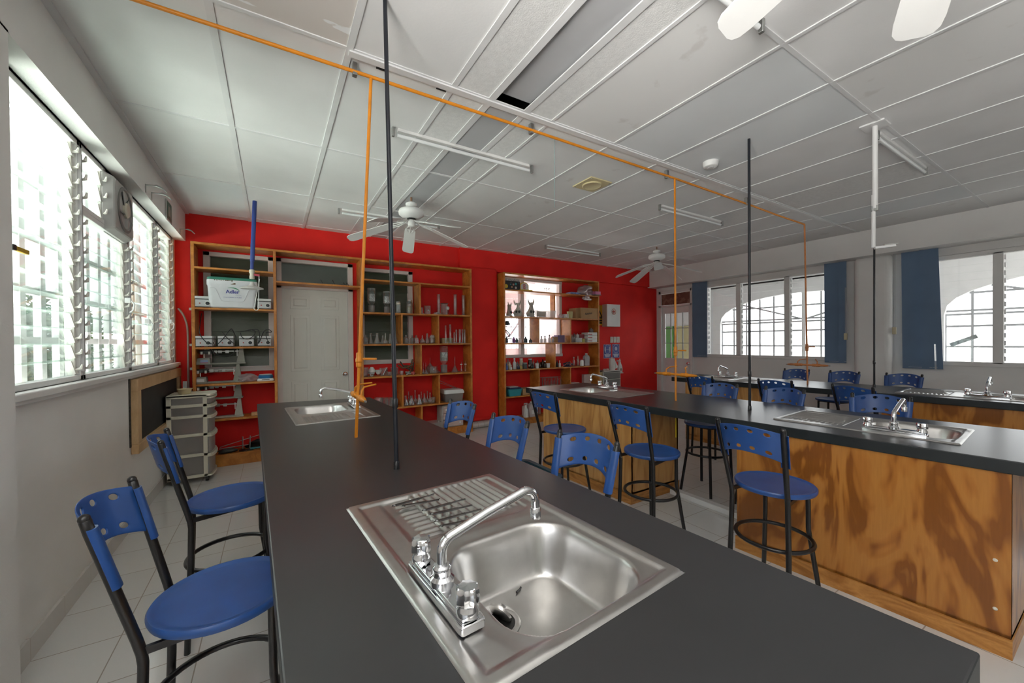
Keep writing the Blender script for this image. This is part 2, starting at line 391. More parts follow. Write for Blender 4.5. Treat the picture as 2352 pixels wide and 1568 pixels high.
# ------------------------------------------------------------------ left louver windows
def louver_window(idx, y0, y1, z0, z1, x, n, tilt, frame_w=.035, hw=True, gap_rows=()):
    """window of tilted glass slats on the left wall; x = glazing plane"""
    fr = MB()
    fr.box(x-.03, x+.035, y0, y0+frame_w, z0, z1); fr.box(x-.03, x+.035, y1-frame_w, y1, z0, z1)
    fr.box(x-.03, x+.035, y0, y1, z0, z0+.03); fr.box(x-.03, x+.035, y0, y1, z1-.03, z1)
    w = struct(fr.build('window_%d' % idx, M_['white'], smooth=None, bevel=.003))
    a, b = y0+frame_w, y1-frame_w
    pl = MB(); h = (z1-z0-.06)/n
    for k in range(n):
        zc = z0+.03+h*(k+.5)
        if k in gap_rows: continue
        t = tilt + random.uniform(-3, 3)
        M = Matrix.Translation((x, (a+b)/2, zc)) @ Matrix.Rotation(R(-t), 4, 'Y')
        pl.box(-.0025, .0025, -(b-a)/2+.012, (b-a)/2-.012, -h*.56, h*.56, 0, M)
    struct(pl.build('louver_pane', M_['louver'], w, smooth=None))
    if hw:
        hd = MB()
        for yy, sg in ((b-.02, 1), (a+.02, -1)):
            hd.box(x-.012, x+.02, yy-.012, yy+.012, z0+.03, z1-.03)
            for k in range(n):
                zc = z0+.03+h*(k+.5)
                M = Matrix.Translation((x+.012, yy, zc)) @ Matrix.Rotation(R(-tilt), 4, 'Y')
                hd.box(-.006, .006, -.022, .02, -h*.42, h*.42, 0, M)
                hd.tube([(x+.018, yy, zc-h*.15), (x+.045, yy-.004, zc-h*.05), (x+.05, yy-.006, zc+h*.2)], [.007,.009,.004], 6)
        struct(hd.build('louver_clip', col('louver_clip_cream', (.80,.78,.72), .5), w))
        sd = MB().box(x+.03, x+.05, b+.005, b+.022, z0+.05, z1-.08)
        struct(sd.build('latch_bar', col('latch_bar_grey', (.48,.46,.47), .5), w, smooth=None))
    return w
xg = -1.005
louver_window(1, WL[0], 3.33, WL[2], WL[3], xg, 15, 14)
louver_window(2, 3.33, 3.78, 2.24, WL[3], xg, 3, 10)
w2b = louver_window(3, 3.33, 4.235, WL[2], 2.24, xg, 11, 7, gap_rows=(2,))
louver_window(4, 4.235, 5.12, WL[2], WL[3], xg, 15, 8)
louver_window(5, 5.12, WL[1], WL[2], WL[3], xg, 15, 9)
# white bars outside the louvers
g = MB()
for k in range(15):
    y = 2.45 + k*.235
    g.box(-1.26, -1.225, y-.03, y+.03, 1.05, 2.75)
for z in (1.45, 1.75, 2.07, 2.4): g.box(-1.265, -1.23, 2.3, 6.0, z-.022, z+.022)
struct(g.build('window_6', M_['white'], smooth=None))
# ------------------------------------------------------------------ right-wall windows
def fixed_window(idx, y_cuts, z0, z1, x, mull=.085):
    fr = MB(); ys = y_cuts
    fr.box(x-.02, x+.06, ys[0]-.04, ys[-1]+.04, z0-.035, z0+.02); fr.box(x-.02, x+.06, ys[0]-.04, ys[-1]+.04, z1-.02, z1+.035)
    for k, y in enumerate(ys):
        wd = .04 if k in (0, len(ys)-1) else mull
        fr.box(x-.02, x+.06, y-wd/2, y+wd/2, z0, z1)
    w = struct(fr.build('window_%d' % idx, M_['wall_r'], smooth=None, bevel=.004))
    pn = MB(); cl = MB(); n = 14; h = (z1-z0-.04)/n
    for a, b in zip(ys, ys[1:]):
        for k in range(n):
            zc = z0+.02+h*(k+.5); M = Matrix.Translation((x+.035, 0, zc)) @ Matrix.Rotation(R(4), 4, 'Y')
            pn.box(-.002, .002, a+.045, b-.045, -h*.53, h*.53, 0, M)
            cl.box(x+.02, x+.05, b-.055, b-.042, zc-h*.3, zc+h*.3)
    struct(pn.build('louver_pane', M_['pane'], w, smooth=None)); struct(cl.build('louver_clip', M_['bar'], w, smooth=None))
    return w
fixed_window(7, [2.60, 3.235, 4.05, 4.70], 1.12, 2.50, XR)
fixed_window(8, [-1.6, -.8, .05, .96, 1.78], 1.10, 2.46, XR)
# ------------------------------------------------------------------ door in the right wall (door_2) with glazed top and transom
x = XR+.03
fr = MB().box(XR-.03, XR+.08, 5.76, 5.82, 0, 2.52).box(XR-.03, XR+.08, 4.99, 5.045, 0, 2.52).box(XR-.03, XR+.08, 5.0, 5.82, 2.16, 2.20).box(XR-.03, XR+.08, 5.0, 5.82, 2.46, 2.52)
d2 = struct(fr.build('door_2', M_['white'], smooth=None, bevel=.004))
gz0, gz1, gy0, gy1 = 1.03, 2.02, 5.115, 5.70
lf = MB().box(x, x+.04, 5.05, gy0, 0, 2.16).box(x, x+.04, gy1, 5.76, 0, 2.16).box(x, x+.04, gy0, gy1, 0, gz0).box(x, x+.04, gy0, gy1, gz1, 2.16)
for a, b in ((5.13, 5.36), (5.45, 5.68)): lf.box(x-.008, x+.01, a, b, .2, .85)
struct(lf.build('door_leaf', M_['white'], d2, smooth=None, bevel=.004))
mt = MB()
for k in (1, 2, 3):
    yy = gy0+(gy1-gy0)*k/4; mt.box(x-.004, x+.03, yy-.006, yy+.006, gz0, gz1)
for k in (1, 2):
    zz = gz0+(gz1-gz0)*k/3; mt.box(x-.004, x+.03, gy0, gy1, zz-.006, zz+.006)
struct(mt.build('muntin', col('muntin_grey', (.30,.29,.28), .5), d2, smooth=None))
struct(MB().box(x+.012, x+.016, gy0, gy1, gz0, gz1).build('door_glazing', M_['pane'], d2, smooth=None))
struct(MB().box(XR, XR+.02, 5.05, 5.76, 2.21, 2.45).build('transom_panel', spotted('brown_transom_board', (.20,.085,.06), (.30,.15,.11), .55, 9, .7), d2, smooth=None))
kb = MB().lathe([(.028,0),(.028,.008),(.012,.015),(.012,.035),(.028,.045),(.03,.06),(.018,.07),(.001,.072)], (0,0,0), 14, Matrix.Translation((x, 5.10, .93)) @ Matrix.Rotation(R(-90), 4, 'Y'))
struct(kb.build('door_knob', M_['chrome'], d2))
# ------------------------------------------------------------------ panelled door in the red wall (door_1) with transom
fr = MB().box(.045, .105, YW-.025, YW+.1, 0, 2.53).box(.905, .97, YW-.025, YW+.1, 0, 2.53).box(.045, .97, YW-.025, YW+.1, 2.14, 2.18).box(.045, .97, YW-.025, YW+.1, 2.48, 2.53)
d1 = struct(fr.build('door_1', M_['frame_p'], smooth=None, bevel=.004))
lf = MB().box(.105, .905, YW+.02, YW+.06, 0.01, 2.14)
def panel(mb, a, b, c, d, y):
    mb.box(a, b, y-.006, y, c, d); i = .035
    mb.add([(a+i,y-.006,c+i),(b-i,y-.006,c+i),(b-i,y-.006,d-i),(a+i,y-.006,d-i),(a+i+.012,y-.013,c+i+.012),(b-i-.012,y-.013,c+i+.012),(b-i-.012,y-.013,d-i-.012),(a+i+.012,y-.013,d-i-.012)],
           [(0,1,5,4),(1,2,6,5),(2,3,7,6),(3,0,4,7),(4,5,6,7)])
for a, b in ((.2, .43), (.56, .79)):
    for c, d in ((1.88, 2.05), (1.05, 1.80), (.2, .92)):
        panel(lf, a, b, c, d, YW+.02)
struct(lf.build('door_leaf', M_['door'], d1, smooth=None, bevel=.003))
kb = MB().lathe([(.03,0),(.03,.008),(.013,.015),(.013,.04),(.03,.05),(.032,.062),(.02,.075),(.001,.077)], (0,0,0), 16, Matrix.Translation((.855, YW+.02, .99)) @ Matrix.Rotation(R(90), 4, 'X'))
struct(kb.build('door_knob', M_['chrome'], d1))
struct(MB().box(.105, .905, YW+.05, YW+.06, 2.18, 2.48).build('transom_pane', col('dim_transom_glass', (.10,.125,.11), .25), d1, smooth=None))
# ------------------------------------------------------------------ dark louver windows behind the big shelf, bright one behind the small shelf
def dim_window(idx, x0, x1, z0, z1):
    fr = MB(); w = .055
    fr.box(x0-.03, x0+w-.02, YW-.015, YW+.08, z0-.04, z1+.03); fr.box(x1-w+.02, x1+.03, YW-.015, YW+.08, z0-.04, z1+.03)
    fr.box(x0-.03, x1+.03, YW-.02, YW+.08, z0-.04, z0+.02); fr.box(x0-.03, x1+.03, YW-.015, YW+.08, z1-.02, z1+.03)
    o = struct(fr.build('window_%d' % idx, M_['frame_p'], smooth=None, bevel=.004))
    pn = MB(); n = 9; h = (z1-z0)/n
    for k in range(n):
        M = Matrix.Translation((0, YW+.05, z0+h*(k+.5))) @ Matrix.Rotation(R(-7), 4, 'X')
        pn.box(x0+.02, x1-.02, -.003, .003, -h*.53, h*.53, 0, M)
    struct(pn.build('louver_pane', DIM, o, smooth=None)); return o
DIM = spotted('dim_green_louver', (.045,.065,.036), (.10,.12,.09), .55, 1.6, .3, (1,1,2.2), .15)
dim_window(9, -.67, -.01, 1.12, 2.50)
dim_window(10, 1.09, 1.80, 1.15, 2.47)
fr = MB(); z0, z1 = 1.17, 2.53
for xx, wd in ((3.38, .05), (3.83, .075), (4.70, .06)): fr.box(xx-wd/2, xx+wd/2, YW-.015, YW+.08, z0, z1)
fr.box(3.36, 4.74, YW-.02, YW+.08, z0-.035, z0+.02); fr.box(3.36, 4.74, YW-.015, YW+.08, z1-.02, z1+.03)
w11 = struct(fr.build('window_11', M_['frame_p'], smooth=None, bevel=.004))
pn = MB()
for k in range(12):
    h = (z1-z0)/12; M = Matrix.Translation((0, YW+.05, z0+h*(k+.5))) @ Matrix.Rotation(R(-5), 4, 'X'); pn.box(3.4, 4.68, -.002, .002, -h*.53, h*.53, 0, M)
struct(pn.build('louver_pane', M_['pane'], w11, smooth=None))
# ------------------------------------------------------------------ outside: covered walk beyond the right wall, porch beyond the red wall, greenery beyond the left wall
XP = 9.7
PW = plain('walkway_wall_paint', (.84,.84,.84), .7, var=.03)
def arch_wall_x(name, x, ys, z_spring, z_top, z_sill, arches, mat, thick=.2):
    """white outer wall with segmental-arch openings (yc, half width, spring height, rise)"""
    bm = bmesh.new()
    def loop(pts):
        vs = [bm.verts.new((x, p[0], p[1])) for p in pts]
        for i in range(len(vs)): bm.edges.new((vs[i], vs[(i+1) % len(vs)]))
    loop([(ys[0],0),(ys[1],0),(ys[1],z_top),(ys[0],z_top)])
    for yc, hw, zs, rise in arches:
        p = [(yc-hw, z_sill), (yc+hw, z_sill)]
        for k in range(17):
            t = PI*k/16; p.append((yc+hw*math.cos(t), zs+rise*math.sin(t)**.85 if 0 < k < 16 else zs))
        loop(p)
    bmesh.ops.triangle_fill(bm, use_beauty=True, use_dissolve=False, edges=bm.edges[:])
    ret = bmesh.ops.extrude_face_region(bm, geom=bm.faces[:])
    for v in [e for e in ret['geom'] if isinstance(e, bmesh.types.BMVert)]: v.co.x += thick
    bmesh.ops.recalc_face_normals(bm, faces=bm.faces[:])
    me = bpy.data.meshes.new(name); bm.to_mesh(me); bm.free(); me.materials.append(mat)
    o = bpy.data.objects.new(name, me); COL.objects.link(o); return struct(o)
a0 = on_x(1654, 745, XP); a1 = on_x(1843, 670, XP)
b0 = on_x(2168, 724, XP)
hw1 = a0.y - a1.y; rise1 = a1.z - a0.z
ARCH = [(a1.y, hw1, a0.z, rise1), (b0.y-hw1, hw1, a0.z, rise1), (b0.y-hw1*3-.6, hw1, a0.z, rise1)]
arch_wall_x('outside_wall', XP, (-6, 9.5), 0, 3.6, 1.0, ARCH, PW)
g = MB()
for yc, hw, zs, rise in ARCH[:2]:
    for k in range(-8, 9):
        y = yc + k*hw/6.0
        if abs(y-yc) > hw: continue
        zt = zs + rise*max(0, 1-((y-yc)/hw)**2)**.42
        g.box(XP+.09, XP+.11, y-.015, y+.015, 1.0, zt)
    for z in (1.28, 1.62, zs, zs+.06, zs+.35):
        g.box(XP+.085, XP+.115, yc-hw*(1 if z < zs+.1 else .85), yc+hw*(1 if z < zs+.1 else .85), z-.016, z+.016)
    for sg in (-1, 1): g.bar((XP+.08, yc, zs+.04), (XP+.08, yc+sg*hw*.72, zs+rise*.72), .03, .03)
w12 = struct(g.build('window_12', col('grille_iron_grey', (.42,.43,.45), .6), smooth=None))
mb = MB()
for yc, hw, zs, rise in ARCH[:2]: mb.box(XP+.05, XP+.12, yc-.035, yc+.035, 1.0, zs+rise)
struct(mb.build('mullion', M_['white'], w12, smooth=None))
struct(MB().box(XR+.16, 12, -6, 9.5, -.12, -.02).build('outside_path', col('pale_concrete', (.62,.61,.58), .8), smooth=None))
bl = MB()
for k in range(14):
    xx = XR+.16+k*.17; zz = 3.15 - k*.035; bl.box(xx, xx+.166, -6, 9.5, zz, zz+.03)
struct(bl.build('outside_roof', PW, smooth=None))
# porch end wall with coloured doors seen through the glazed door
struct(MB().box(XR+.16, XP, 9.3, 9.5, 0, 3.3).build('outside_wall_end', PW, smooth=None))
struct(MB().box(XR, XR+.16, YW+.16, 9.5, 0, 3.3).build('light_block_wall_side', PW, smooth=None))  # unseen wall added to keep the low glow out of the covered walk
# porch behind the small shelf
struct(MB().box(2.3, 2.42, YW+.16, 8.5, 0, 3.3).box(5.7, 5.82, YW+.16, 8.5, 0, 3.3).build('light_block_wall_porch', PW, smooth=None))  # side walls added to stop outside glow flooding the porch
struct(MB().box(2.3, 5.82, YW+.16, 8.5, -.1, 0).build('outside_path_porch', col('pale_concrete', (.62,.61,.58), .8), smooth=None))
porch = MB().box(2.5, 5.6, 8.4, 8.5, 0, 1.25).box(2.5, 5.6, 8.4, 8.5, 2.12, 3.4)
struct(porch.build('outside_wall_porch', PW, smooth=None))
g = MB()
for k in range(22): g.box(2.52+k*.145, 2.535+k*.145, 8.42, 8.44, 1.25, 2.12)
for z in (1.5, 1.8): g.box(2.5, 5.6, 8.42, 8.44, z-.01, z+.01)
for k in range(3):
    c = 3.05+k*1.0
    g.bar((c-.45, 8.4, 2.1), (c, 8.4, 1.55), .04, .04); g.bar((c+.45, 8.4, 2.1), (c, 8.4, 1.55), .04, .04)
struct(g.build('window_13', col('grille_pale_blue', (.5,.53,.58), .6), smooth=None))
bl = MB()
for k in range(9): bl.box(2.5, 5.6, YW+.16+k*.28, YW+.16+k*.28+.272, 3.0-k*.02, 3.03-k*.02)
struct(bl.build('outside_roof_porch', PW, smooth=None))
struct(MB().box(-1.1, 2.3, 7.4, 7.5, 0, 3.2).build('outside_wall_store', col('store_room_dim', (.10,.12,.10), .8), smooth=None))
# ground and greenery on the left
struct(MB().box(-3.1, -2.0, 2, 9, -.2, -.1).box(-5.2, -4.0, 4, 7, -.2, -.1).build('outside_ground', col('pale_gravel', (.55,.54,.5), .9), smooth=None))
LEAF = [spotted('leaf_green', (.022,.06,.010), (.065,.13,.028), .5, 3, .45, soft=.15), spotted('leaf_dark', (.010,.03,.007), (.032,.07,.016), .5, 3, .5, soft=.15)]
def shrub(name, label, c, r, h, n, mi, seed):
    rr = random.Random(seed); t = thing(name, label, 'bush', (c[0], c[1], -.1), 0, 'bushes outside the louver windows')
    st = MB()
    for k in range(5):
        a = rr.uniform(0, 2*PI); st.tube([(0,0,0), (math.cos(a)*r*.3, math.sin(a)*r*.3, h*.5), (math.cos(a)*r*.6, math.sin(a)*r*.7, h*.85)], [.03,.02,.008], 6)
    st.build('stem', col('bark_brown', (.12,.08,.05), .9), t)
    lf = MB()
    for k in range(n):
        a = rr.uniform(0, 2*PI); e = rr.uniform(-1, 1); q = rr.uniform(.55, 1.0)
        p = Vector((math.cos(a)*math.sqrt(1-e*e)*r*q, math.sin(a)*math.sqrt(1-e*e)*r*q, h*.55 + e*h*.45*q))
        L = rr.uniform(.09, .17); w = L*.36
        M = Matrix.Translation(p) @ Matrix.Rotation(rr.uniform(0, 2*PI), 4, 'Z') @ Matrix.Rotation(rr.uniform(-1.2, .6), 4, 'Y') @ Matrix.Rotation(rr.uniform(-.8, .8), 4, 'X')
        vs = [M @ Vector(v) for v in ((0,0,0), (L*.5, w/2, -.006), (L, 0, -.02), (L*.5, -w/2, -.006), (L*.5, 0, .008))]
        lf.add(vs, [(0,4,1),(1,4,2),(2,4,3),(3,4,0)])
    lf.build('foliage', LEAF[mi], t, smooth=None)
shrub('garden_shrub', 'pale green bush outside the large first louver window', (-2.6, 3.5), .8, 1.85, 5200, 0, 1)
shrub('garden_shrub', 'dark green bush outside the louvers below the exhaust fan', (-2.45, 5.3), .85, 2.05, 6000, 1, 2)
shrub('garden_shrub', 'leafy bush outside the louver windows, farthest along the wall', (-2.6, 7.4), .85, 2.2, 4600, 0, 3)
shrub('garden_shrub', 'tall dark bush behind the other bushes outside the louvers', (-4.6, 5.4), 1.1, 2.25, 4000, 1, 4)
# ================================================================== LAB ISLANDS
ZT, TH = .88, .06
def solid_with_holes(name, outer, holes, z0, z1, mats, parent=None, bevel=0):
    bm = bmesh.new()
    def loop(pts):
        vs = [bm.verts.new((p[0], p[1], z1)) for p in pts]
        for i in range(len(vs)): bm.edges.new((vs[i], vs[(i+1) % len(vs)]))
    loop(outer)
    for h in holes: loop(h)
    bmesh.ops.triangle_fill(bm, use_beauty=True, use_dissolve=False, edges=bm.edges[:])
    bmesh.ops.recalc_face_normals(bm, faces=bm.faces[:])
    if bm.faces[0].normal.z < 0: bmesh.ops.reverse_faces(bm, faces=bm.faces[:])
    ret = bmesh.ops.extrude_face_region(bm, geom=bm.faces[:])
    for v in [e for e in ret['geom'] if isinstance(e, bmesh.types.BMVert)]: v.co.z = z0
    bmesh.ops.recalc_face_normals(bm, faces=bm.faces[:])
    for f in bm.faces: f.material_index = 0 if f.normal.z > .5 else 1
    me = bpy.data.meshes.new(name); bm.to_mesh(me); bm.free()
    for m in mats: me.materials.append(m)
    o = bpy.data.objects.new(name, me); COL.objects.link(o)
    if parent: o.parent = parent
    return o
ISL = [ # worktop outline (near-left, near-right, far-right, far-left)
    [(.030,.13), (1.03,.15), (.815,4.05), (-.129,4.195)],
    [(2.765,.13), (3.76,.13), (3.46,3.86), (2.53,3.83)],
    [(5.225,.13), (6.13,.13), (5.83,3.78), (5.03,3.70)]]
SINK = [ # centre, size, rotation, island
    ((.503,.963), R(4.1), 0), ((.375,3.36), R(183.2), 0),
    ((3.195,.935), R(3.9), 1), ((3.03,3.05), R(183), 1),
    ((5.60,.93), R(3.6), 2), ((5.43,3.03), R(183), 2)]
SX, SY = .555, .845
BW = (.03, -.20)          # bowl centre in sink space
BHX, BHY, BR = .19, .195, .11
def rloc(c, a, x, y):
    return (c[0]+math.cos(a)*x-math.sin(a)*y, c[1]+math.sin(a)*x+math.cos(a)*y)
names_top = ['black lab worktop in front of the camera, with two sinks and an orange gas tap', 'black lab worktop of the middle island, seen over its plywood cabinets', 'black lab worktop of the far island by the white window wall']
for k, poly in enumerate(ISL):
    holes = []
    for c, a, i in SINK:
        if i == k:
            holes.append([rloc(c, a, x, y) for x, y in ((-SX/2+.018,-SY/2+.018),(SX/2-.018,-SY/2+.018),(SX/2-.018,SY/2-.018),(-SX/2+.018,SY/2-.018))])
    o = solid_with_holes('lab_worktop', poly, holes, ZT-TH, ZT, [M_['top'], M_['edge']])
    tag(o, names_top[k], 'worktop', 'black lab worktops')
    b = o.modifiers.new('edge', 'BEVEL'); b.width = .004; b.segments = 2; b.limit_method = 'ANGLE'; b.angle_limit = R(50)
def cabinet(k, y0, y1, inset0, label, mat, ir=.30):
    """plywood cabinet under a worktop: follows the worktop's own edges between two depths"""
    nl, nr, fr, fl = [Vector(p) for p in ISL[k]]
    def at(y, left, ins):
        a, b = (nl, fl) if left else (nr, fr)
        t = (y-a.y)/(b.y-a.y); p = a+(b-a)*t
        return (p.x + (ins if left else -ins), y)
    t = thing('lab_cabinet', label, 'cabinet', (0,0,0), 0, 'plywood cabinets under the worktops')
    body = MB(); i = inset0; w = .018
    q = [at(y0,1,i), at(y0,0,ir), at(y1,0,ir), at(y1,1,i)]
    z0, z1 = .085, ZT-TH
    def wallp(p, r, nrm):
        body.add([(p[0],p[1],z0),(r[0],r[1],z0),(r[0],r[1],z1),(p[0],p[1],z1),(p[0]+nrm[0]*w,p[1]+nrm[1]*w,z0),(r[0]+nrm[0]*w,r[1]+nrm[1]*w,z0),(r[0]+nrm[0]*w,r[1]+nrm[1]*w,z1),(p[0]+nrm[0]*w,p[1]+nrm[1]*w,z1)],
                 [(0,1,2,3),(7,6,5,4),(0,4,5,1),(1,5,6,2),(2,6,7,3),(3,7,4,0)])
    wallp(q[0], q[1], (0,1)); wallp(q[1], q[2], (-1,0)); wallp(q[2], q[3], (0,-1)); wallp(q[3], q[0], (1,0))
    body.prism([(a,b) for a,b in q], z0, z0+.015)
    body.build('side_panel', mat, t, smooth=None)
    i2 = i-.012 if k == 1 else i+.01
    pq = [at(y0-.005,1,i2), at(y0-.005,0,ir-.01), at(y1+.005,0,ir-.01), at(y1+.005,1,i2)]
    MB().prism(pq, 0, .085).build('plinth', M_['kick'], t, smooth=None)
    return t
cabinet(0, .33, 1.06, .2, 'plywood cabinet under the camera-side end of the first worktop', M_['ply2'], .235)
cabinet(0, 2.75, 3.95, .2, 'plywood cabinet under the first worktop at its end by the panelled door', M_['ply2'], .22)
c1 = cabinet(1, .315, 1.47, .012, 'wide varnished plywood cabinet with swirling grain, middle island', M_['ply'], .255)
for z in (.20, .42): MB().sphere((2.762, .36, z), .008, 8, 5, (.4,1,1)).build('screw_cap', col('cream_cap', (.75,.7,.6), .4), c1)
cabinet(1, 2.345, 3.53, .015, 'paler plywood cabinet of the middle island, nearest the red wall', M_['ply2'])
cabinet(2, .315, 1.40, .03, 'plywood cabinet of the far island, at its camera-side end', M_['ply'], .2)
cabinet(2, 2.345, 3.5, .03, 'plywood cabinet of the far island, at its glazed-door end', M_['ply2'], .24)
# floor conduit between the cabinets of the middle island
cd = MB().box(3.12, 3.19, 1.49, 2.32, 0, .045)
tag(cd.build('floor_conduit', [M_['pvc']], smooth=None, bevel=.006), 'low white cable duct on the floor between the middle cabinets', 'cable duct')
tag(MB().tube([(3.075,2.217,.55),(3.075,2.218,.72),(3.073,2.217,.819)], .006, 8).build('hanging_gas_hose', col('yellow_hose', (.75,.55,.02), .4)), 'short yellow gas tube hanging under the middle worktop', 'hose')

# ------------------------------------------------------------------ sinks
def smooth01(t):
    t = max(0, min(1, t)); return t*t*(3-2*t)
def rbox(x, y, hx, hy, r):
    qx, qy = abs(x)-hx+r, abs(y)-hy+r
    return math.hypot(max(qx,0), max(qy,0)) + min(max(qx,qy),0) - r
DR_C = (-.048, -.125)      # drain centre in sink space
def sink_h(x, y):
    e = rbox(x, y, SX/2, SY/2, .015)
    z = .001 + .006*smooth01(-e/.006)                      # rolled rim
    z -= .0055*smooth01((-e-.028)/.012)                    # stepped inner deck
    if e > -.0005: return .0006
    b = rbox(x-BW[0], y-BW[1], BHX, BHY, BR)
    z -= .003*smooth01((.05-b)/.04)*(1 if b > 0 else 1)
    if b < 0:
        d = .15
        z -= d*smooth01(-b/.05)*.88 + .018*smooth01(-b/.16)
        q = math.hypot(x-DR_C[0], y-DR_C[1]); z -= .006*smooth01((.055-q)/.012)
    # drainboard field
    f = rbox(x-.015, y-.235, .2, .165, .03)
    if f < 0:
        z -= .0045*smooth01(-f/.012)
        g = smooth01(-f/.02)
        if x < -.085: z += .0 if y < .1 else .005*g*(.5+.5*math.cos((y-.10)*2*PI/.03))*smooth01((x+.15)/.02)*(1 if x > -.145 else 0)
        z += .0085*g*(.5+.5*math.cos((x+.1)*2*PI/.0265))*smooth01((x+.095)/.02)*smooth01((y-.08-(.03*abs(x*6)))/.03)
    return z
def sink_mesh():
    xs = []; n1, n2 = 132, 200
    mb = MB()
    xs = [-SX/2 + SX*i/n1 for i in range(n1+1)]; ys = [-SY/2 + SY*j/n2 for j in range(n2+1)]
    vs = [(x, y, sink_h(x, y)) for y in ys for x in xs]
    fs = [(j*(n1+1)+i, j*(n1+1)+i+1, (j+1)*(n1+1)+i+1, (j+1)*(n1+1)+i) for j in range(n2) for i in range(n1)]
    return mb.add(vs, fs)
def make_sink(label):
    t = thing('kitchen_sink', label, 'sink', (0,0,ZT), 0, 'steel sinks set in the worktops')
    sink_mesh().build('basin', M_['steel'], t, smooth=70)
    zb = sink_h(*DR_C)
    dr = MB().lathe([(.056,.004),(.05,.0065),(.043,.005),(.042,.003)], (DR_C[0],DR_C[1],zb), 24)
    d = dr.build('drain', M_['steel'], t)
    MB().lathe([(.0425,.0305),(.001,.0312)], (DR_C[0],DR_C[1],zb-.0265), 20).build('drain_opening', col('drain_dark', (.012,.012,.011), .5), d)
    # faucet on the left rim
    fx, fy = -.215, -.165
    base = MB()
    pr = [(-.024,-.135),(.024,-.135),(.027,-.125),(.027,.125),(.024,.135),(-.024,.135),(-.027,.125),(-.027,-.125)]
    base.prism(pr, .004, .022, M=Matrix.Translation((fx,fy,0)))
    base.prism([(x*.75,y*.93) for x,y in pr], .022, .034, M=Matrix.Translation((fx,fy,0)))
    base.lathe([(.026,.0),(.026,.012),(.019,.018),(.019,.03),(.021,.034),(.016,.04),(.0,.041)], (fx,fy,.03), 18)
    fo = base.build('faucet', M_['chrome'], t, bevel=.003)
    sp = [Vector((fx,fy,.06)), Vector((fx,fy,.095))]
    for k in range(1, 6):
        a = R(72)*k/5; sp.append(Vector((fx + .03*(1-math.cos(a)), fy, .095+.03*math.sin(a))))
    sp.append(Vector((fx+.115, fy, .150))); sp.append(Vector((fx+.212, fy, .172)))
    c = Vector((fx+.222, fy, .141)); 
    for k in range(0, 9):
        a = R(100 - 105*k/8); sp.append(c + Vector((.033*math.cos(a), 0, .033*math.sin(a))))
    sp.append(Vector((fx+.2555, fy, .125)))
    so = MB().tube(sp, .0108, 14).build('spout', M_['chrome'], fo, smooth=60)
    MB().lathe([(.0135,0),(.0138,.024),(.0125,.027),(.0108,.028)], (fx+.2555,fy,.10), 16, close=True).build('aerator', M_['chrome'], fo)
    for sg in (-1, 1):
        kb = MB(); 
        kb.lathe([(.022,.0),(.022,.012),(.018,.018),(.018,.023)], (fx,fy+sg*.112,.028), 18)
        vs = []; n = 24
        for z, q in ((.05,1.0),(.053,1.05),(.077,1.0),(.081,.86),(.0815,.01)):
            for j in range(n):
                a = 2*PI*j/n; rr = (.0205 + .0022*math.cos(a*8))*q; vs.append((fx+rr*math.cos(a), fy+sg*.112+rr*math.sin(a), z))
        kb.add(vs, [(i*n+j, i*n+(j+1)%n, (i+1)*n+(j+1)%n, (i+1)*n+j) for i in range(4) for j in range(n)])
        kb.build('tap_knob', M_['chrome'], fo, smooth=40)
    return t
SL = ['large steel sink with ridged drainboard directly in front of the camera', 'steel sink at the panelled-door end of the first worktop',
      'steel sink on the middle worktop, its tall spout in front of a blue stool', 'steel sink on the middle worktop by the small bookcase',
      'steel sink on the far worktop, at the edge of the picture', 'steel sink on the far worktop next to the glazed white door']
s0 = make_sink(SL[0])
for k, (c, a, i) in enumerate(SINK):
    if k == 0: s0.location = (c[0], c[1], ZT); s0.rotation_euler.z = a
    else: dup(s0, (c[0], c[1], ZT), a, SL[k])
# stopper tilted in the near drain, and six dissecting tools on the drainboard
zb = ZT + sink_h(*DR_C)
dc = rloc(SINK[0][0], SINK[0][1], *DR_C)
st = MB().lathe([(.001,.0),(.026,.001),(.031,.004),(.032,.010),(.029,.011),(.02,.007),(.001,.007)], (0,0,0), 20)
st.lathe([(.005,.007),(.004,.02),(.008,.024),(.001,.026)], (0,0,0), 10)
so = tag(st.build('sink_stopper', M_['steel']), 'steel strainer plug lying tilted in the drain of the front sink', 'sink plug')
so.location = (dc[0]+.004, dc[1]+.004, zb+.018); so.rotation_euler = (R(-58), R(10), R(-60))
scr = tag(MB().tube([(0,0,0),(.012,.004,.001),(.022,.012,0)], .0025, 6).build('debris_scrap', M_['blk']), 'tiny dark scrap lying on the floor of the front sink', 'scrap')
p = rloc(SINK[0][0], SINK[0][1], .045, -.075); scr.location = (p[0], p[1], ZT+sink_h(.045,-.075)+.004)
M_['tool'] = plain('dark_tool_steel', (.16,.16,.155), .4, 1.0, var=.2)
TL = [((.333,1.277),(.469,1.297)), ((.359,1.258),(.469,1.244)), ((.404,1.19),(.546,1.201)), ((.415,1.150),(.544,1.144)), ((.411,1.097),(.555,1.101)), ((.410,1.060),(.521,1.047))]
TLAB = ['longest and farthest', 'second farthest, with forked tip', 'third from the far end', 'fourth from the far end', 'fifth, second from the basin', 'nearest the basin, with a bright end']
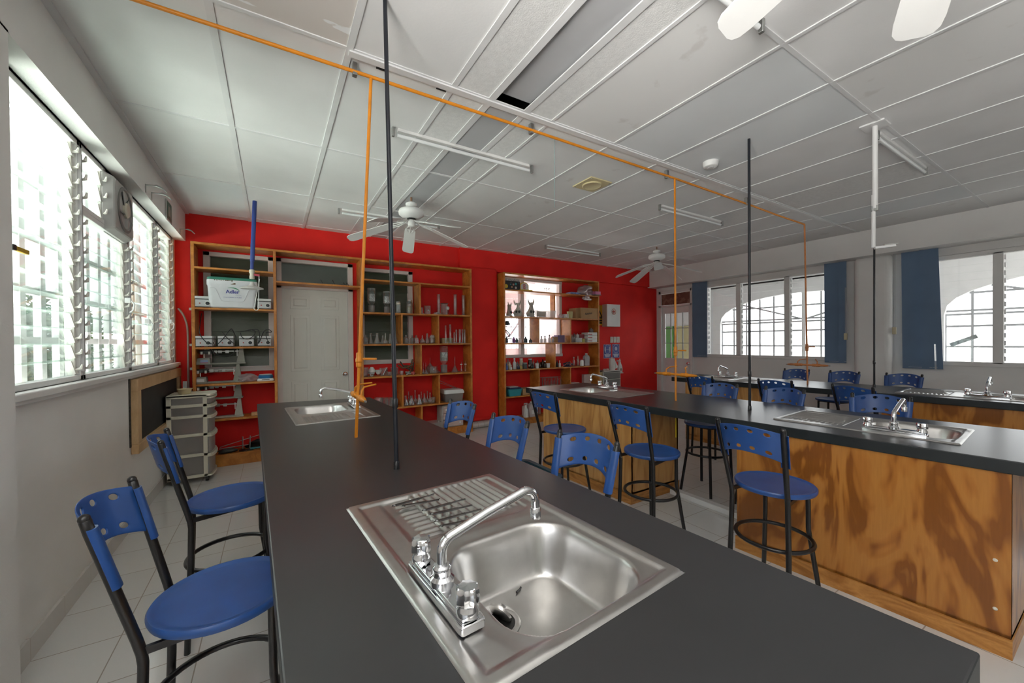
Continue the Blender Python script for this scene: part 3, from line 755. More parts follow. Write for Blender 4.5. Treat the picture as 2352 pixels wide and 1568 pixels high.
for k, (a, b) in enumerate(TL):
    mb = MB(); a, b = Vector((*a, ZT+.0125)), Vector((*b, ZT+.0125)); d = (b-a)
    mb.bar(a, a+d*.62, .0095, .004); mb.bar(a+d*.6, b, .006, .003)
    mb.tube([a, a-d*.05+Vector((0,.004,0)), a-d*.09], [.0035,.0025,.001], 6)
    if k in (0, 1): mb.bar(b-d*.2, b+Vector((.006,.006,.0)), .003, .002)
    tag(mb.build('dissecting_tool', M_['tool']), 'thin steel dissecting tool on the front drainboard, ' + TLAB[k], 'tool', 'dissecting tools on the drainboard')

# ================================================================== STOOLS
def loft2(mb, loops):
    n = len(loops[0])
    mb.add([p for l in loops for p in l], [(i*n+j, i*n+(j+1)%n, (i+1)*n+(j+1)%n, (i+1)*n+j) for i in range(len(loops)-1) for j in range(n)] + [tuple(range(n-1,-1,-1)), tuple((len(loops)-1)*n+j for j in range(n))])
def make_stool(label):
    t = thing('bar_stool', label, 'stool', (0,0,0), 0, 'blue bar stools around the lab islands')
    r = .19; zs = .645
    prof = [(.001,zs-.028),(r-.02,zs-.028),(r-.004,zs-.024),(r,zs-.014),(r,zs-.006),(r-.004,zs),(r-.012,zs),(r-.018,zs-.004),(r-.03,zs-.005),(.001,zs-.006)]
    MB().lathe(prof, (0,0,0), 48).build('seat', M_['blue'], t, smooth=40)
    tr = .0125
    for s in (1, -1):
        MB().tube([(-.185,s*.150,0),(-.168,s*.141,.40),(-.164,s*.137,.57),(-.167,s*.138,.60),(-.176,s*.140,.64),(-.255,s*.158,.95),(-.262,s*.160,.982),(-.263,s*.160,.990)], [tr,tr,tr,tr,tr,tr,tr,tr*.6], 12).build('rear_leg', M_['blk'], t, smooth=60)
        MB().tube([(.185,s*.145,0),(.135,s*.112,.36),(.130,s*.108,.40),(.128,s*.107,.617)], tr*.95, 12).build('front_leg', M_['blk'], t, smooth=60)
    fr = MB()
    for s in (1, -1):
        fr.bar((-.165,s*.137,.603), (.128,s*.10,.611), .012, .02)
    fr.bar((.128,-.107,.611), (.128,.107,.611), .012, .012)
    fr.build('seat_frame', M_['blk'], t, smooth=None)
    MB().tube([(-.012+.178*math.cos(2*PI*k/40), .178*math.sin(2*PI*k/40), .355) for k in range(40)], .0105, 10, closed=True).build('footrest_ring', M_['blk'], t, smooth=60)
    # backrest: curved sheet with two rows of four oval holes, sleeves round both posts
    U = [-1 + .1*i for i in range(21)]; V = [0,.10,.19,.28,.40,.52,.64,.73,.82,.91,1.0]
    hw = .168
    def P(u, v):
        b = .805 + .052*(1-u*u)**.8; tp = .965 + .030*(1-u*u)
        z = b + (tp-b)*v
        lean = -.262 + (.985-z)*.258
        x = lean + .012 - .070*(1-abs(u)**2.2)
        y = u*hw*(.95+.05*(z-.8)/.18)
        return Vector((x, y, z))
    mb = MB(); idx = {}; holes = {(uc, vc) for uc in (4, 8, 12, 16) for vc in (2, 8)}
    def vid(i, j):
        if (i, j) not in idx: idx[(i, j)] = len(mb.v); mb.v.append(tuple(P(U[i], V[j])))
        return idx[(i, j)]
    skip = set()
    for (uc, vc) in holes:
        for a in (-1, 0):
            for b in (-1, 0): skip.add((uc+a, vc+b))
    for i in range(20):
        for j in range(10):
            if (i, j) in skip: continue
            mb.f.append([vid(i,j), vid(i+1,j), vid(i+1,j+1), vid(i,j+1)]); mb.m.append(0)
    for (uc, vc) in holes:
        ring = [(-1,-1),(0,-1),(1,-1),(1,0),(1,1),(0,1),(-1,1),(-1,0)]
        outer = [vid(uc+a, vc+b) for a, b in ring]; inner = []
        for a, b in ring:
            q = math.hypot(a, b); u = U[uc] + .1*.80*a/q; v = V[vc] + .09*.80*b/q
            inner.append(len(mb.v)); mb.v.append(tuple(P(u, v)))
        for k in range(8):
            k2 = (k+1) % 8; mb.f.append([outer[k], outer[k2], inner[k2], inner[k]]); mb.m.append(0)
    bo = mb.build('backrest', M_['blue'], t, smooth=None)
    bo.data.shade_smooth()
    sd = bo.modifiers.new('thick', 'SOLIDIFY'); sd.thickness = .005; sd.offset = 0
    ss = bo.modifiers.new('soft', 'SUBSURF'); ss.levels = 1; ss.render_levels = 2
    for s in (1, -1):
        fl = MB(); n1, n2 = (-.2155,s*.149,.795), (-.258,s*.159,.962)
        sec = [(.004,.021),(.012,.017),(.0165,.006),(.0165,-.008),(.013,-.018),(.004,-.022),(.003,-.018),(.009,-.014),(.0122,-.006),(.0122,.006),(.009,.013),(.003,.018)]
        loops = [[(p[0]+a, p[1]+b*s, p[2]) for a, b in sec] for p in (n1, n2)]
        loft2(fl, loops); fl.build('post_flange', M_['blue'], bo, smooth=50)
        MB().sphere((-.2635,s*.160,.987), .0128, 10, 6).build('post_cap', M_['blk'], t)
    return t
ST = [('s1',-.135,1.53,-2.7,'blue stool beside the white left wall, closest of all to the camera'),
 ('s2',-.185,2.47,6.4,'blue stool between the closest one and the drawer tower, scuffed seat'),
 ('a1',.889,2.531,187.7,'blue stool in front of the big bookcase, across the first worktop'),
 ('a2',.874,1.862,185.6,'blue stool across the first worktop, between two others, tiled floor behind'),
 ('a3',.935,1.275,189.5,'blue stool tucked in across the first worktop, just behind the front sink spout'),
 ('f1',2.226,2.741,4.7,'blue stool in front of the pale plywood cabinet by the small bookcase'),
 ('f2',2.288,1.848,1.8,'blue stool at the gap between the two middle-island cabinets'),
 ('f3',2.321,1.066,0,'blue stool in front of the wide swirling-grain plywood cabinet'),
 ('g1',3.50,2.20,183.1,'blue stool behind the middle worktop, beside its orange gas tap'),
 ('g2',3.57,1.71,172.9,'blue stool behind the middle worktop, just past its black pole'),
 ('g3',3.66,1.03,188.1,'blue stool behind the middle worktop, back seen past the tall sink spout'),
 ('h1',4.65,2.85,2.1,'dark stool before the far worktop, next to the glazed door'),
 ('h2',4.80,2.08,0.2,'blue stool before the far worktop, bright window light through its holes'),
 ('h3',4.78,1.37,-12,'blue stool before the far worktop, its round seat in view'),
 ('i1',6.18,2.69,173.7,'blue stool behind the far worktop under the first window, gas tap before it'),
 ('i2',6.22,2.15,173.6,'blue stool behind the far worktop, middle one of the three there'),
 ('i3',6.27,1.58,175.3,'blue stool behind the far worktop, below the wide dark blue blind')]
stool0 = make_stool(ST[0][4])
for k, (n, x, y, a, lab) in enumerate(ST):
    if k == 0: stool0.location = (x, y, 0); stool0.rotation_euler.z = R(a)
    else: dup(stool0, (x, y, 0), R(a), lab)

# ================================================================== POLES AND GAS
def pole(x, y, lab, x1=None, y1=None):
    t = thing('conduit_pole', lab, 'pole', (x, y, ZT), 0, 'dark conduit poles rising from the worktops')
    dx, dy = (x1-x if x1 else 0), (y1-y if y1 else 0); H = ZC-ZT
    MB().tube([(0,0,0),(dx*.5,dy*.5,H/2),(dx,dy,H)], .0095, 12).build('conduit', M_['navy'], t, smooth=60)
    MB().lathe([(.013,0),(.0125,.03),(.0097,.034)], (0,0,.0), 12).build('foot_socket', M_['blk'], t)
    MB().lathe([(.012,0),(.0128,.004),(.0128,.035),(.0098,.04)], (dx*.13,dy*.13,.26), 12).build('coupling', M_['blk'], t)
    return t
pole(.446, 1.685, 'dark scuffed pole rising from the front worktop to the ceiling', .444, 1.789)
pole(3.131, 1.61, 'dark pole rising from the middle worktop to the ceiling')
pole(5.72, 1.605, 'dark pole rising from the far worktop, half hidden by a white ceiling bracket')
ZG = 2.905; YG = 2.285
t = thing('gas_pipe', 'orange gas pipe clamped under the ceiling, running across the room', 'pipe', (0, YG, ZG))
pts = [(-.55, 0, 0), (.36, -.008, 0), (1.55, -.012, 0), (3.15, -.012, -.004), (4.4, .0, -.012), (5.0, -.05, -.06), (5.46, -.115, -.105)]
MB().tube(pts, .0095, 12).build('pipe_run', M_['orange'], t, smooth=60)
for x in (.40, 1.57, 3.05, 4.38):
    MB().box(x-.012, x+.012, -.016, .016, -.02, .05).build('pipe_clamp', M_['galv'], t, smooth=None, bevel=.003)
def gas_drop(x0, y0, x1, y1, lab, mt, H=ZG-ZT):
    """drop pipe from the ceiling run down to a worktop, cross manifold with two taps and lever handles"""
    t = thing('gas_tap', lab, 'gas tap', (x0, y0, ZT), 0, 'orange gas taps on the worktops')
    P = lambda z: Vector(((x1-x0)*z/H, (y1-y0)*z/H, z))
    MB().tube([P(0), P(.3), P(.9), P(1.5), P(H-.005)], .0088, 12).build('drop_pipe', mt, t, smooth=60)
    v = MB().lathe([(.011,0),(.016,.006),(.016,.03),(.019,.034),(.019,.05),(.015,.056),(.015,.08),(.011,.086)], P(.40), 14)
    vv = v.build('shutoff_valve', mt, t)
    MB().bar(P(.45)+Vector((.018,-.01,0)), P(.45)+Vector((.085,-.045,-.002)), .02, .012).build('lever', mt, vv, smooth=None, bevel=.003)
    MB().tube([P(.12), P(.122)], .0125, 12).build('pipe_joint', mt, t)
    z = .235
    mb = MB(); c = P(z)
    mb.tube([c+Vector((0,-.15,-.002)), c+Vector((0,.15,.002))], .0105, 12)
    for s in (-1, 1):
        M = Matrix.Translation(c+Vector((0,s*.05,0))) @ Matrix.Rotation(R(-90*s), 4, 'X')
        mb.lathe([(.010,0),(.0165,.004),(.0165,.03),(.014,.034),(.0185,.045),(.0185,.07),(.014,.08),(.0125,.10),(.0135,.12),(.009,.15),(.006,.16)], (0,0,0), 14, M)
    m = mb.build('manifold', mt, t, smooth=50)
    for s in (-1, 1):
        b = c+Vector((0,s*.10,.012))
        MB().tube([b, b+Vector((.004,0,.03)), b+Vector((.02,s*-.02,.048)), b+Vector((.09,s*-.05,.056))], [.006,.006,.0055,.005], 8).build('lever', mt, m, smooth=60)
        n = c+Vector((0,s*.205,0))
        MB().tube([n, n+Vector((0,s*.02,-.002))], .0055, 8).build('nozzle', M_['galv'], m)
    return t
gas_drop(.400, 2.373, .485, YG-.006, 'bright orange gas tap and drop pipe on the front worktop', M_['orange'])
gas_drop(3.073, 2.217, 3.15, YG-.012, 'orange gas tap and drop pipe on the middle worktop', M_['orange'])
gas_drop(5.441, 2.133, 5.46, YG-.115, 'dull pinkish orange gas tap and drop pipe on the far worktop', M_['orange_d'], 2.80-ZT)
tub = MB()
t = thing('storage_bin', 'dark teal open bin on the floor past the first worktop', 'bin', (1.60, 2.45, 0))
def bin_loop(hx, hy, r, z):
    out = []
    for cx_, cy_, a0_ in ((hx-r,hy-r,0),(-hx+r,hy-r,90),(-hx+r,-hy+r,180),(hx-r,-hy+r,270)):
        for k in range(6): out.append((cx_+r*math.cos(R(a0_+18*k)), cy_+r*math.sin(R(a0_+18*k)), z))
    return out
TEAL = plain('dark_teal_plastic', (.022,.055,.075), .45, var=.15)
L_ = [bin_loop(.14,.20,.05,.004), bin_loop(.17,.24,.06,.43), bin_loop(.19,.26,.07,.435), bin_loop(.19,.26,.07,.45), bin_loop(.162,.232,.055,.445), bin_loop(.135,.195,.045,.012)]
loft2(tub, L_); tub.build('bin_body', TEAL, t, smooth=40)
for s in (-1, 1): MB().tube([(-.05,s*.258,.43),(-.05,s*.272,.40),(.05,s*.272,.40),(.05,s*.258,.43)], .008, 8).build('grip', TEAL, t)
# projector bracket
t = thing('projector_bracket', 'white empty bracket hanging from the ceiling in front of the far pole', 'bracket', (3.717, 1.039, ZC))
MB().tube([(0,0,0),(.0,.0,-.60)], .016, 14).build('upper_tube', M_['pvc'], t)
MB().tube([(.0,.008,-.50),(0,.008,-.88)], .0125, 12).build('lower_tube', M_['pvc'], t)
MB().bar((-.01,.0,-.885), (.07,-.09,-.877), .026, .018).build('arm', M_['pvc'], t, smooth=None, bevel=.003)
MB().bar((.03,-.04,-.868), (.08,-.102,-.864), .02, .008).build('clip', M_['galv'], t, smooth=None)
MB().box(-.07,.07,-.07,.07,-.012,0).build('ceiling_plate', M_['pvc'], t, smooth=None, bevel=.003)
MB().box(-.012,.012,-.02,.02,-.62,-.58).build('collar', M_['galv'], t, smooth=None, bevel=.003)

# ================================================================== CEILING FITTINGS
def fan(x, y, z_tip, Rr, offs, lab, mt):
    t = thing('ceiling_fan', lab, 'ceiling fan', (x, y, ZC), 0, 'white five-blade ceiling fans')
    z0 = z_tip - ZC
    MB().tube([(0,0,0),(0,0,-.06)], .011, 10).build('hook_rod', col('rust_rod', (.23,.13,.08), .6), t)
    MB().lathe([(.001,-.045),(.03,-.048),(.058,-.066),(.06,-.085),(.04,-.10),(.03,-.105),(.035,-.115),(.09,-.122),(.125,-.137),(.133,-.16),(.13,-.185),(.105,-.205),(.07,-.222),(.055,-.226),(.001,-.226)], (0,0,0), 32).build('motor_housing', mt, t, smooth=50)
    MB().lathe([(.001,-.224),(.045,-.224),(.05,-.238),(.001,-.24)], (0,0,0), 24).build('rotor', M_['blk'], t)
    MB().lathe([(.03,-.238),(.036,-.245),(.038,-.285),(.034,-.305),(.02,-.312),(.001,-.313)], (0,0,0), 22).build('switch_cup', mt, t)
    zr = -.235
    for k in range(5):
        a = R(offs + 72*k); M = Matrix.Rotation(a, 4, 'Z')
        tilt = math.atan2(zr-z0, Rr-.2)
        B = M @ Matrix.Translation((0,0,zr)) @ Matrix.Rotation(tilt, 4, 'Y') @ Matrix.Rotation(R(11), 4, 'X')
        out = []
        L0, L1 = .19, Rr; n = 8
        prof = [(L0,.052),(L0+.02,.058),(L0+(L1-L0)*.5,.064),(L1-.07,.068),(L1-.03,.064),(L1-.008,.05),(L1,.03)]
        up = [(x_, w_) for x_, w_ in prof]; dn = [(x_, -w_) for x_, w_ in reversed(prof)]
        b = MB().prism(up[::-1]+dn[::-1], -.003, .003, M=B)
        bo = b.build('blade', mt, t, smooth=None, bevel=.0015)
        ir = MB()
        for s in (-1, 1):
            ir.tube([B @ Vector((.05,s*.008,.0)), B @ Vector((.10,s*.012,-.012)), B @ Vector((.15,s*.034,-.010)), B @ Vector((.19,s*.036,-.006)), B @ Vector((.235,s*.024,-.005))], .005, 6)
        ir.tube([B @ Vector((.10,0,-.012)), B @ Vector((.16,0,-.01)), B @ Vector((.25,0,-.005))], .005, 6)
        ir.build('blade_iron', mt, bo)
    return t
FW = M_['white']
fan(1.27, 4.10, 2.575, .70, 5, 'white ceiling fan in front of the red wall, above the big bookcase', FW)
fan(5.40, 4.24, 2.53, .72, 5, 'white ceiling fan near the corner of red wall and glazed door', FW)
fan(1.47, .20, 2.58, .645, 25, 'white ceiling fan almost overhead, only two blades in view', FW)
M_['tubeglass'] = plain('fluorescent_tube_unlit', (.80,.82,.83), .2, var=.01)
def tube_light(x0, x1, y, lab):
    t = thing('ceiling_tube_light', lab, 'fluorescent light', ((x0+x1)/2, y, ZC), 0, 'bare fluorescent tubes on the ceiling')
    h = (x1-x0)/2
    MB().box(-h+.03, h-.03, -.014, .014, -.022, -.0).build('batten', M_['white'], t, smooth=None, bevel=.004)
    MB().tube([(-h+.03,0,-.05),(h-.03,0,-.05)], .013, 14).build('tube', M_['tubeglass'], t)
    for s in (-1, 1):
        MB().box(s*h-.01, s*h+.01, -.013, .013, -.066, -.0).build('lamp_holder', M_['galv'], t, smooth=None, bevel=.004)
    return t

tube_light(.75, 1.95, 2.83, 'bare tube light across the grey ceiling strip, behind the gas pipe')
tube_light(.66, 1.86, 4.84, 'bare tube light behind the blades of the fan by the big bookcase')
tube_light(3.75, 4.98, 2.90, 'bare tube light behind the gas pipe, above the middle of the room')
tube_light(3.72, 4.9, 5.03, 'thin bare tube light close to the red wall, above the small bookcase')
tube_light(.83, 2.02, .98, 'bare tube light overhead, its end beside a fan blade')
tube_light(3.84, 5.03, 1.06, 'bare tube light next to the white hanging bracket')
t = thing('ceiling_speaker', 'square cream ceiling speaker cover with a round centre', 'speaker', (2.685, 2.86, ZC))
MB().box(-.135,.135,-.135,.135,-.012,0).build('plate', col('aged_cream', (.66,.57,.34), .5), t, smooth=None, bevel=.004)
MB().lathe([(.095,-.012),(.095,-.02),(.087,-.024),(.08,-.02),(.001,-.021)], (0,0,0), 32).build('round_cover', col('aged_cream', (.66,.57,.34)), t)
for sx in (-1,1):
    for sy in (-1,1): MB().lathe([(.006,-.012),(.005,-.015),(.001,-.0155)], (sx*.115,sy*.115,0), 8).build('screw', M_['galv'], t)
t = thing('smoke_detector', 'round white smoke detector on the ceiling beside the gas pipe', 'smoke detector', (3.246, 1.989, ZC))
MB().lathe([(.062,0),(.062,-.02),(.055,-.042),(.045,-.048),(.02,-.050),(.001,-.05)], (0,0,0), 28).build('housing', M_['white'], t)
MB().lathe([(.024,-.05),(.022,-.054),(.001,-.055)], (0,0,0), 18).build('sensor_cap', col('grey_cap', (.5,.5,.5)), t)
tag(MB().tube([(1.772,2.279,ZC-.05),(1.773,2.279,2.7),(1.771,2.280,2.40)], .0022, 6).build('hanging_wire', col('teal_cord', (.25,.33,.33), .6)), 'thin wire hanging down from the orange gas pipe', 'wire')
# ================================================================== BOOKCASES
YF, YK = 5.6, 5.885      # bookcase front and back
def bx(parent, name, x0, x1, z0, z1, y0=YF, y1=YK, m='shelf'):
    return MB().box(x0, x1, y0, y1, z0, z1).build(name, M_[m], parent, smooth=None, bevel=.002)
PXf = lambda px, y=760: on_y(px, y, YF).x
t = thing('bookcase', 'large orange wooden bookcase built round the panelled door', 'bookcase', (0,0,0), 0, 'orange wooden bookcases')
TK, SD = .024, .03
bx(t, 'top_board', -.775, 2.69, 2.55, 2.576)
for x in (-.775, .012, 1.022, 2.66): bx(t, 'side_panel', x, x+SD, 0, 2.55)
for z in (2.30, 1.84, 1.39, .967, .555, .14): bx(t, 'shelf_board', -.745, .012, z-TK, z-.0015)
bx(t, 'plinth_board', -.745, .012, 0, .116, YF+.01, YF+.03)
bx(t, 'bridge_board', .042, 1.022, 2.17, 2.1925)
ZR = (2.30, 1.845, 1.405, .952, .50, .12)
for z in ZR: bx(t, 'shelf_board', 1.052, 2.66, z-TK, z-.0015)
bx(t, 'plinth_board', 1.052, 2.66, 0, .096, YF+.01, YF+.03)
for i, pxs in enumerate(((966,), (923.5, 1007.6), (967,), (924, 1008), (967.5,))):
    for px in pxs:
        x = PXf(px); bx(t, 'divider', x-.012, x+.012, ZR[i+1], ZR[i]-TK, YF+.002)
t = thing('bookcase', 'smaller orange wooden bookcase in front of the bright window', 'bookcase', (0,0,0), 0, 'orange wooden bookcases')
bx(t, 'top_board', 3.275, 5.43, 2.555, 2.58)
for x in (3.275, 5.40): bx(t, 'side_panel', x, x+SD, 0, 2.555)
ZS = (2.30, 1.85, 1.40, .95, .50, .11)
for z in ZS: bx(t, 'shelf_board', 3.305, 5.40, z-TK, z-.0015)
bx(t, 'plinth_board', 3.305, 5.40, 0, .086, YF+.01, YF+.03)
for i, pxs in enumerate(((1275,), (1238, 1311), (1275,), (1238, 1310), (1275,))):
    for px in pxs:
        yf = 5.75 if i == 0 else YF+.002; x = on_y(px, 760, yf).x; bx(t, 'divider', x-.012, x+.012, ZS[i+1], ZS[i]-TK, yf)

# ------------------------------------------------------------------ small-thing builders (origin at base centre)
def AX(px, y, zz):        # x of a pixel column at depth y
    return on_y(px, 760, y).x
GL = M_['glass']
def vessel(name, prof, label, cat, loc, group, mat=None, n=18, lid=None, extra=None, rot=None):
    """thin-walled turned vessel: profile is the outer line from the base centre up"""
    inner = [(max(.0008, r-.0025), z+(.003 if k == 0 else 0)) for k, (r, z) in enumerate(prof)]
    mb = MB().lathe([(.0008, prof[0][1])] + prof + inner[::-1] + [(.0008, prof[0][1]+.003)], (0,0,0), n)
    if lid or extra:
        t = thing(name, label, cat, loc, 0, group)
        mb.build('glass_body' if mat in (None, GL) else 'body', mat or GL, t, smooth=40)
        if lid: MB().lathe(lid[0], (0,0,0), n).build('lid', lid[1], t, smooth=40)
        if extra: extra(t)
    else:
        t = tag(mb.build(name, mat or GL, smooth=40), label, cat, group); t.location = loc
    if rot: t.rotation_euler = rot
    return t
def P_beaker(r, h): return [(r*.94, 0), (r, .006), (r, h*.96), (r*1.08, h)]
def P_erl(r, h): return [(r*.9, 0), (r, .008), (r*.98, .014), (r*.36, h*.68), (r*.34, h*.95), (r*.46, h)]
def P_round(r, h): return [(r*.55, 0), (r*.9, r*.25), (r, r*.75), (r*.85, r*1.3), (r*.4, r*1.8), (r*.25, r*2.1), (r*.24, h*.97), (r*.32, h)]
def P_cyl(r, h): return [(r*2.0, 0), (r*2.0, .008), (r*1.1, .014), (r, .02), (r, h*.98), (r*1.15, h)]
def P_bottle(r, h): return [(r*.92, 0), (r, .006), (r, h*.58), (r*.85, h*.68), (r*.38, h*.78), (r*.36, h*.97), (r*.42, h)]
def P_jar(r, h): return [(r*.94, 0), (r, .006), (r, h*.78), (r*.85, h*.86), (r*.85, h)]
def P_funnel(r, h): return [(r, 0), (r*.98, .004), (r*.12, h*.42), (r*.07, h*.97), (r*.07, h)]
def P_cup(r, h): return [(r*.78, 0), (r*.8, .003), (r, h*.97), (r*1.05, h)]
def cap(r, z0, h): return [(.001, z0), (r, z0), (r, z0+h), (r*.9, z0+h+.003), (.001, z0+h+.003)]
WH = col('white_plastic', (.78,.78,.76), .4); BK = col('black_plastic', (.015,.015,.016), .4)
DB = col('dark_brown_glass', (.035,.02,.012), .15); GRN = col('amber_fill', (.32,.22,.09), .4)
YM = 5.73

# ---- big bookcase, bay by the left wall
def hot_plate(label, x, z, w=.15, y=5.70, sc=1):
    t = thing('hot_plate', label, 'hot plate', (x, y, z), 0, 'grey hot plates with black dials')
    h = .125*sc; d = .2
    MB().box(-w/2, w/2, -d/2, d/2, .008, h*.70).build('casing', col('hotplate_grey', (.56,.56,.57), .4), t, smooth=None, bevel=.004)
    MB().box(-w/2+.004, w/2-.004, -d/2+.004, d/2-.004, h*.70, h*.78).build('vent_gap', BK, t, smooth=None)
    MB().box(-w/2-.002, w/2+.002, -d/2-.002, d/2, h*.78, h).build('heating_top', col('hotplate_top', (.70,.70,.69), .35), t, smooth=None, bevel=.003)
    M = Matrix.Translation((w*.25, -d/2, h*.36)) @ Matrix.Rotation(R(90), 4, 'X')
    k = MB().lathe([(.026,0),(.026,.003),(.001,.0032)], (0,0,0), 20, M).build('dial_scale', col('dial_white', (.72,.72,.7)), t)
    MB().lathe([(.019,.003),(.018,.018),(.016,.02),(.001,.02)], (0,0,0), 14, M).build('dial_knob', BK, k)
    MB().lathe([(.007,0),(.006,.004),(.001,.006)], (0,0,0), 10, Matrix.Translation((-w*.22, -d/2, h*.36)) @ Matrix.Rotation(R(90), 4, 'X')).build('pilot_lamp', col('red_lamp', (.5,.03,.02), .3), t)
    for sx in (-1, 1):
        for sy in (-1, 1): MB().cyl((sx*(w/2-.02), sy*(d/2-.02), 0), (sx*(w/2-.02), sy*(d/2-.02), .009), .008, 8).build('foot', BK, t)
    return t
hot_plate('grey hot plate beside the white cool box, at its left-wall end', AX(462.5,5.6,0)+.022, 1.84)
hot_plate('grey hot plate beside the white cool box, at its door end', AX(609,5.6,0)-.005, 1.84, .14)
hot_plate('grey hot plate nearest the left wall, second box close behind it', AX(462,5.6,0)+.024, 1.39)
hot_plate('grey hot plate half hidden at the shoulder of the one by the wall', AX(484,5.7,0)-.005, 1.39, .07, 5.765)
hot_plate('grey hot plate with two crossed black cables, second in the row', AX(518,5.6,0), 1.39, .145)
hot_plate('grey hot plate with a cable looping over its dial, third in the row', AX(566,5.6,0), 1.39, .145)
hp = hot_plate('grey hot plate at the door end of the row, turned slightly', AX(606,5.6,0)-.003, 1.39, .135); hp.rotation_euler.z = R(5)
def cable(pts, lab, r=.0045, mt=None):
    # smooth the path with a Catmull-Rom spline
    P = [Vector(p) for p in pts]; out = []
    for i in range(len(P)-1):
        a, b, c, d = P[max(i-1,0)], P[i], P[i+1], P[min(i+2,len(P)-1)]
        for k in range(6):
            u = k/6; out.append(.5*((2*b)+(c-a)*u+(2*a-5*b+4*c-d)*u*u+(3*b-a-3*c+d)*u**3))
    out.append(P[-1])
    return tag(MB().tube(out, r, 7).build('power_cord', mt or BK, smooth=60), lab, 'cable', 'black cables on the bookcase')
def PT(px, py, y=5.585): return on_y(px, py, y)
cable([PT(463,719,5.75),PT(460,740,5.74),PT(458,760,5.59),PT(462,772),PT(470,782),PT(478,788),PT(486,789)], 'black cable hanging behind and over the hot plate by the wall')
cable([PT(499,791),PT(512,778),PT(528,757),PT(533,756),PT(539,768,5.60),PT(545,780,5.60)], 'black cable rising diagonally across the second hot plate')
cable([PT(511,762),PT(520,774),PT(530,783),PT(538,789)], 'black cable falling diagonally across the second hot plate')
cable([PT(552,764,5.59),PT(556,774),PT(566,778),PT(577,775),PT(584,768),PT(585,760),PT(575,757),PT(562,760),PT(552,760)], 'black cable draped in a loop across the third hot plate')
cable([PT(570,759),PT(590,756),PT(596,768),PT(593,788),PT(598,780),PT(605,762),PT(615,756),PT(624,762),PT(612,764),PT(613,778),PT(620,788)], 'black cable coiled over the hot plate at the door end')
cable([PT(482,801,5.65),PT(490,808,5.66),PT(505,816,5.64),PT(520,818,5.62),PT(533,814,5.62),PT(539,804,5.63),PT(535,801,5.66)], 'black cable loop hanging under the hot plate shelf')
cable([PT(486,801,5.66),PT(491,808,5.64),PT(493,818,5.64)], 'short black cable hanging down to the upper balance')
# cool box
xc = AX(535.5,5.58,0); 
t = thing('cool_box', 'white cool box with green lid rim and pharmacy logo, on the upper shelf', 'cool box', (xc, 5.70, 1.84))
W = .243
body = MB(); pr = []
def rr_loop(hx, hy, r, z, n=5):
    out = []
    for cx_, cy_, a0_ in ((hx-r,hy-r,0),(-hx+r,hy-r,90),(-hx+r,-hy+r,180),(hx-r,-hy+r,270)):
        for k in range(n+1):
            a = R(a0_+90*k/n); out.append((cx_+r*math.cos(a), cy_+r*math.sin(a), z))
    return out
def loft(mb, loops, cap0=True, cap1=True, mi=0):
    n = len(loops[0]); b = len(mb.v)
    vs = [p for l in loops for p in l]; fs = []
    for i in range(len(loops)-1):
        for j in range(n):
            fs.append((i*n+j, i*n+(j+1)%n, (i+1)*n+(j+1)%n, (i+1)*n+j))
    if cap0: fs.append(tuple(range(n-1,-1,-1)))
    if cap1: fs.append(tuple((len(loops)-1)*n+j for j in range(n)))
    return mb.add(vs, fs, mi)
loft(body, [rr_loop(W*.84,.10,.03,.0), rr_loop(W*.90,.115,.04,.012), rr_loop(W*.93,.12,.04,.05), rr_loop(W*.97,.125,.04,.25), rr_loop(W*1.0,.13,.04,.262), rr_loop(W*1.0,.13,.04,.315), rr_loop(W*.99,.128,.04,.32)])
bo = body.build('box_body', col('cooler_white', (.80,.81,.84), .35), t, smooth=40)
loft(MB(), [rr_loop(W*.99,.128,.04,.32), rr_loop(W*.98,.126,.04,.345), rr_loop(W*.95,.12,.04,.352)]).build('lid', col('cooler_green', (.05,.24,.17), .5), t, smooth=40)
# moulded swoop on the front
sw = []
for k in range(25):
    u = -1+2*k/24; a = abs(u)
    z = .075 if a < .45 else (.075 + .15*smooth01((a-.45)/.38) )
    yy = -.1225 - .002 - .0035*(z/.3)
    sw.append((u*W*.86, yy, z))
MB().tube(sw, .004, 6).build('moulded_rib', col('cooler_white', (.8,.81,.84)), bo)
BL = col('logo_blue', (.05,.06,.35), .4)
tm = MB().join(text_mesh('Adler', .056, .0006, .0008), mat_face((xc*0+.0, -.1300, .185))); tm.build('logo_lettering', BL, bo, smooth=None)
tm = MB().join(text_mesh('Pharma', .018, .0005), mat_face((.055, -.1295, .150))); tm.build('logo_small_lettering', col('logo_grey', (.45,.5,.6), .4), bo, smooth=None)
tm = MB().join(text_mesh('Comprometidos con la salud', .0145, .0005), mat_face((0, -.1288, .122))); tm.build('logo_tagline_lettering', BL, bo, smooth=None)
arc = [(-.01+.075*math.cos(R(115-95*k/10))*1.1, -.1310, .178+.055*math.sin(R(115-95*k/10))) for k in range(11)]
MB().tube(arc, [.001+.004*math.sin(PI*k/10) for k in range(11)], 6).build('logo_swoosh', col('logo_green', (.05,.35,.16), .4), bo)
cr = MB()
rr = random.Random(3)
for k in range(9): cr.box(-.17+k*.02, -.17+k*.02+rr.uniform(.008,.018), -.1305, -.129, .318-rr.uniform(.004,.012), .319)
cr.add([(-.02,-.1312,.27),(.03,-.1312,.272),(.03,-.1312,.29),(.015,-.1312,.288)], [(0,1,2,3)])
cr.build('chipped_patch', col('chip_brown', (.16,.09,.05), .7), bo, smooth=None)
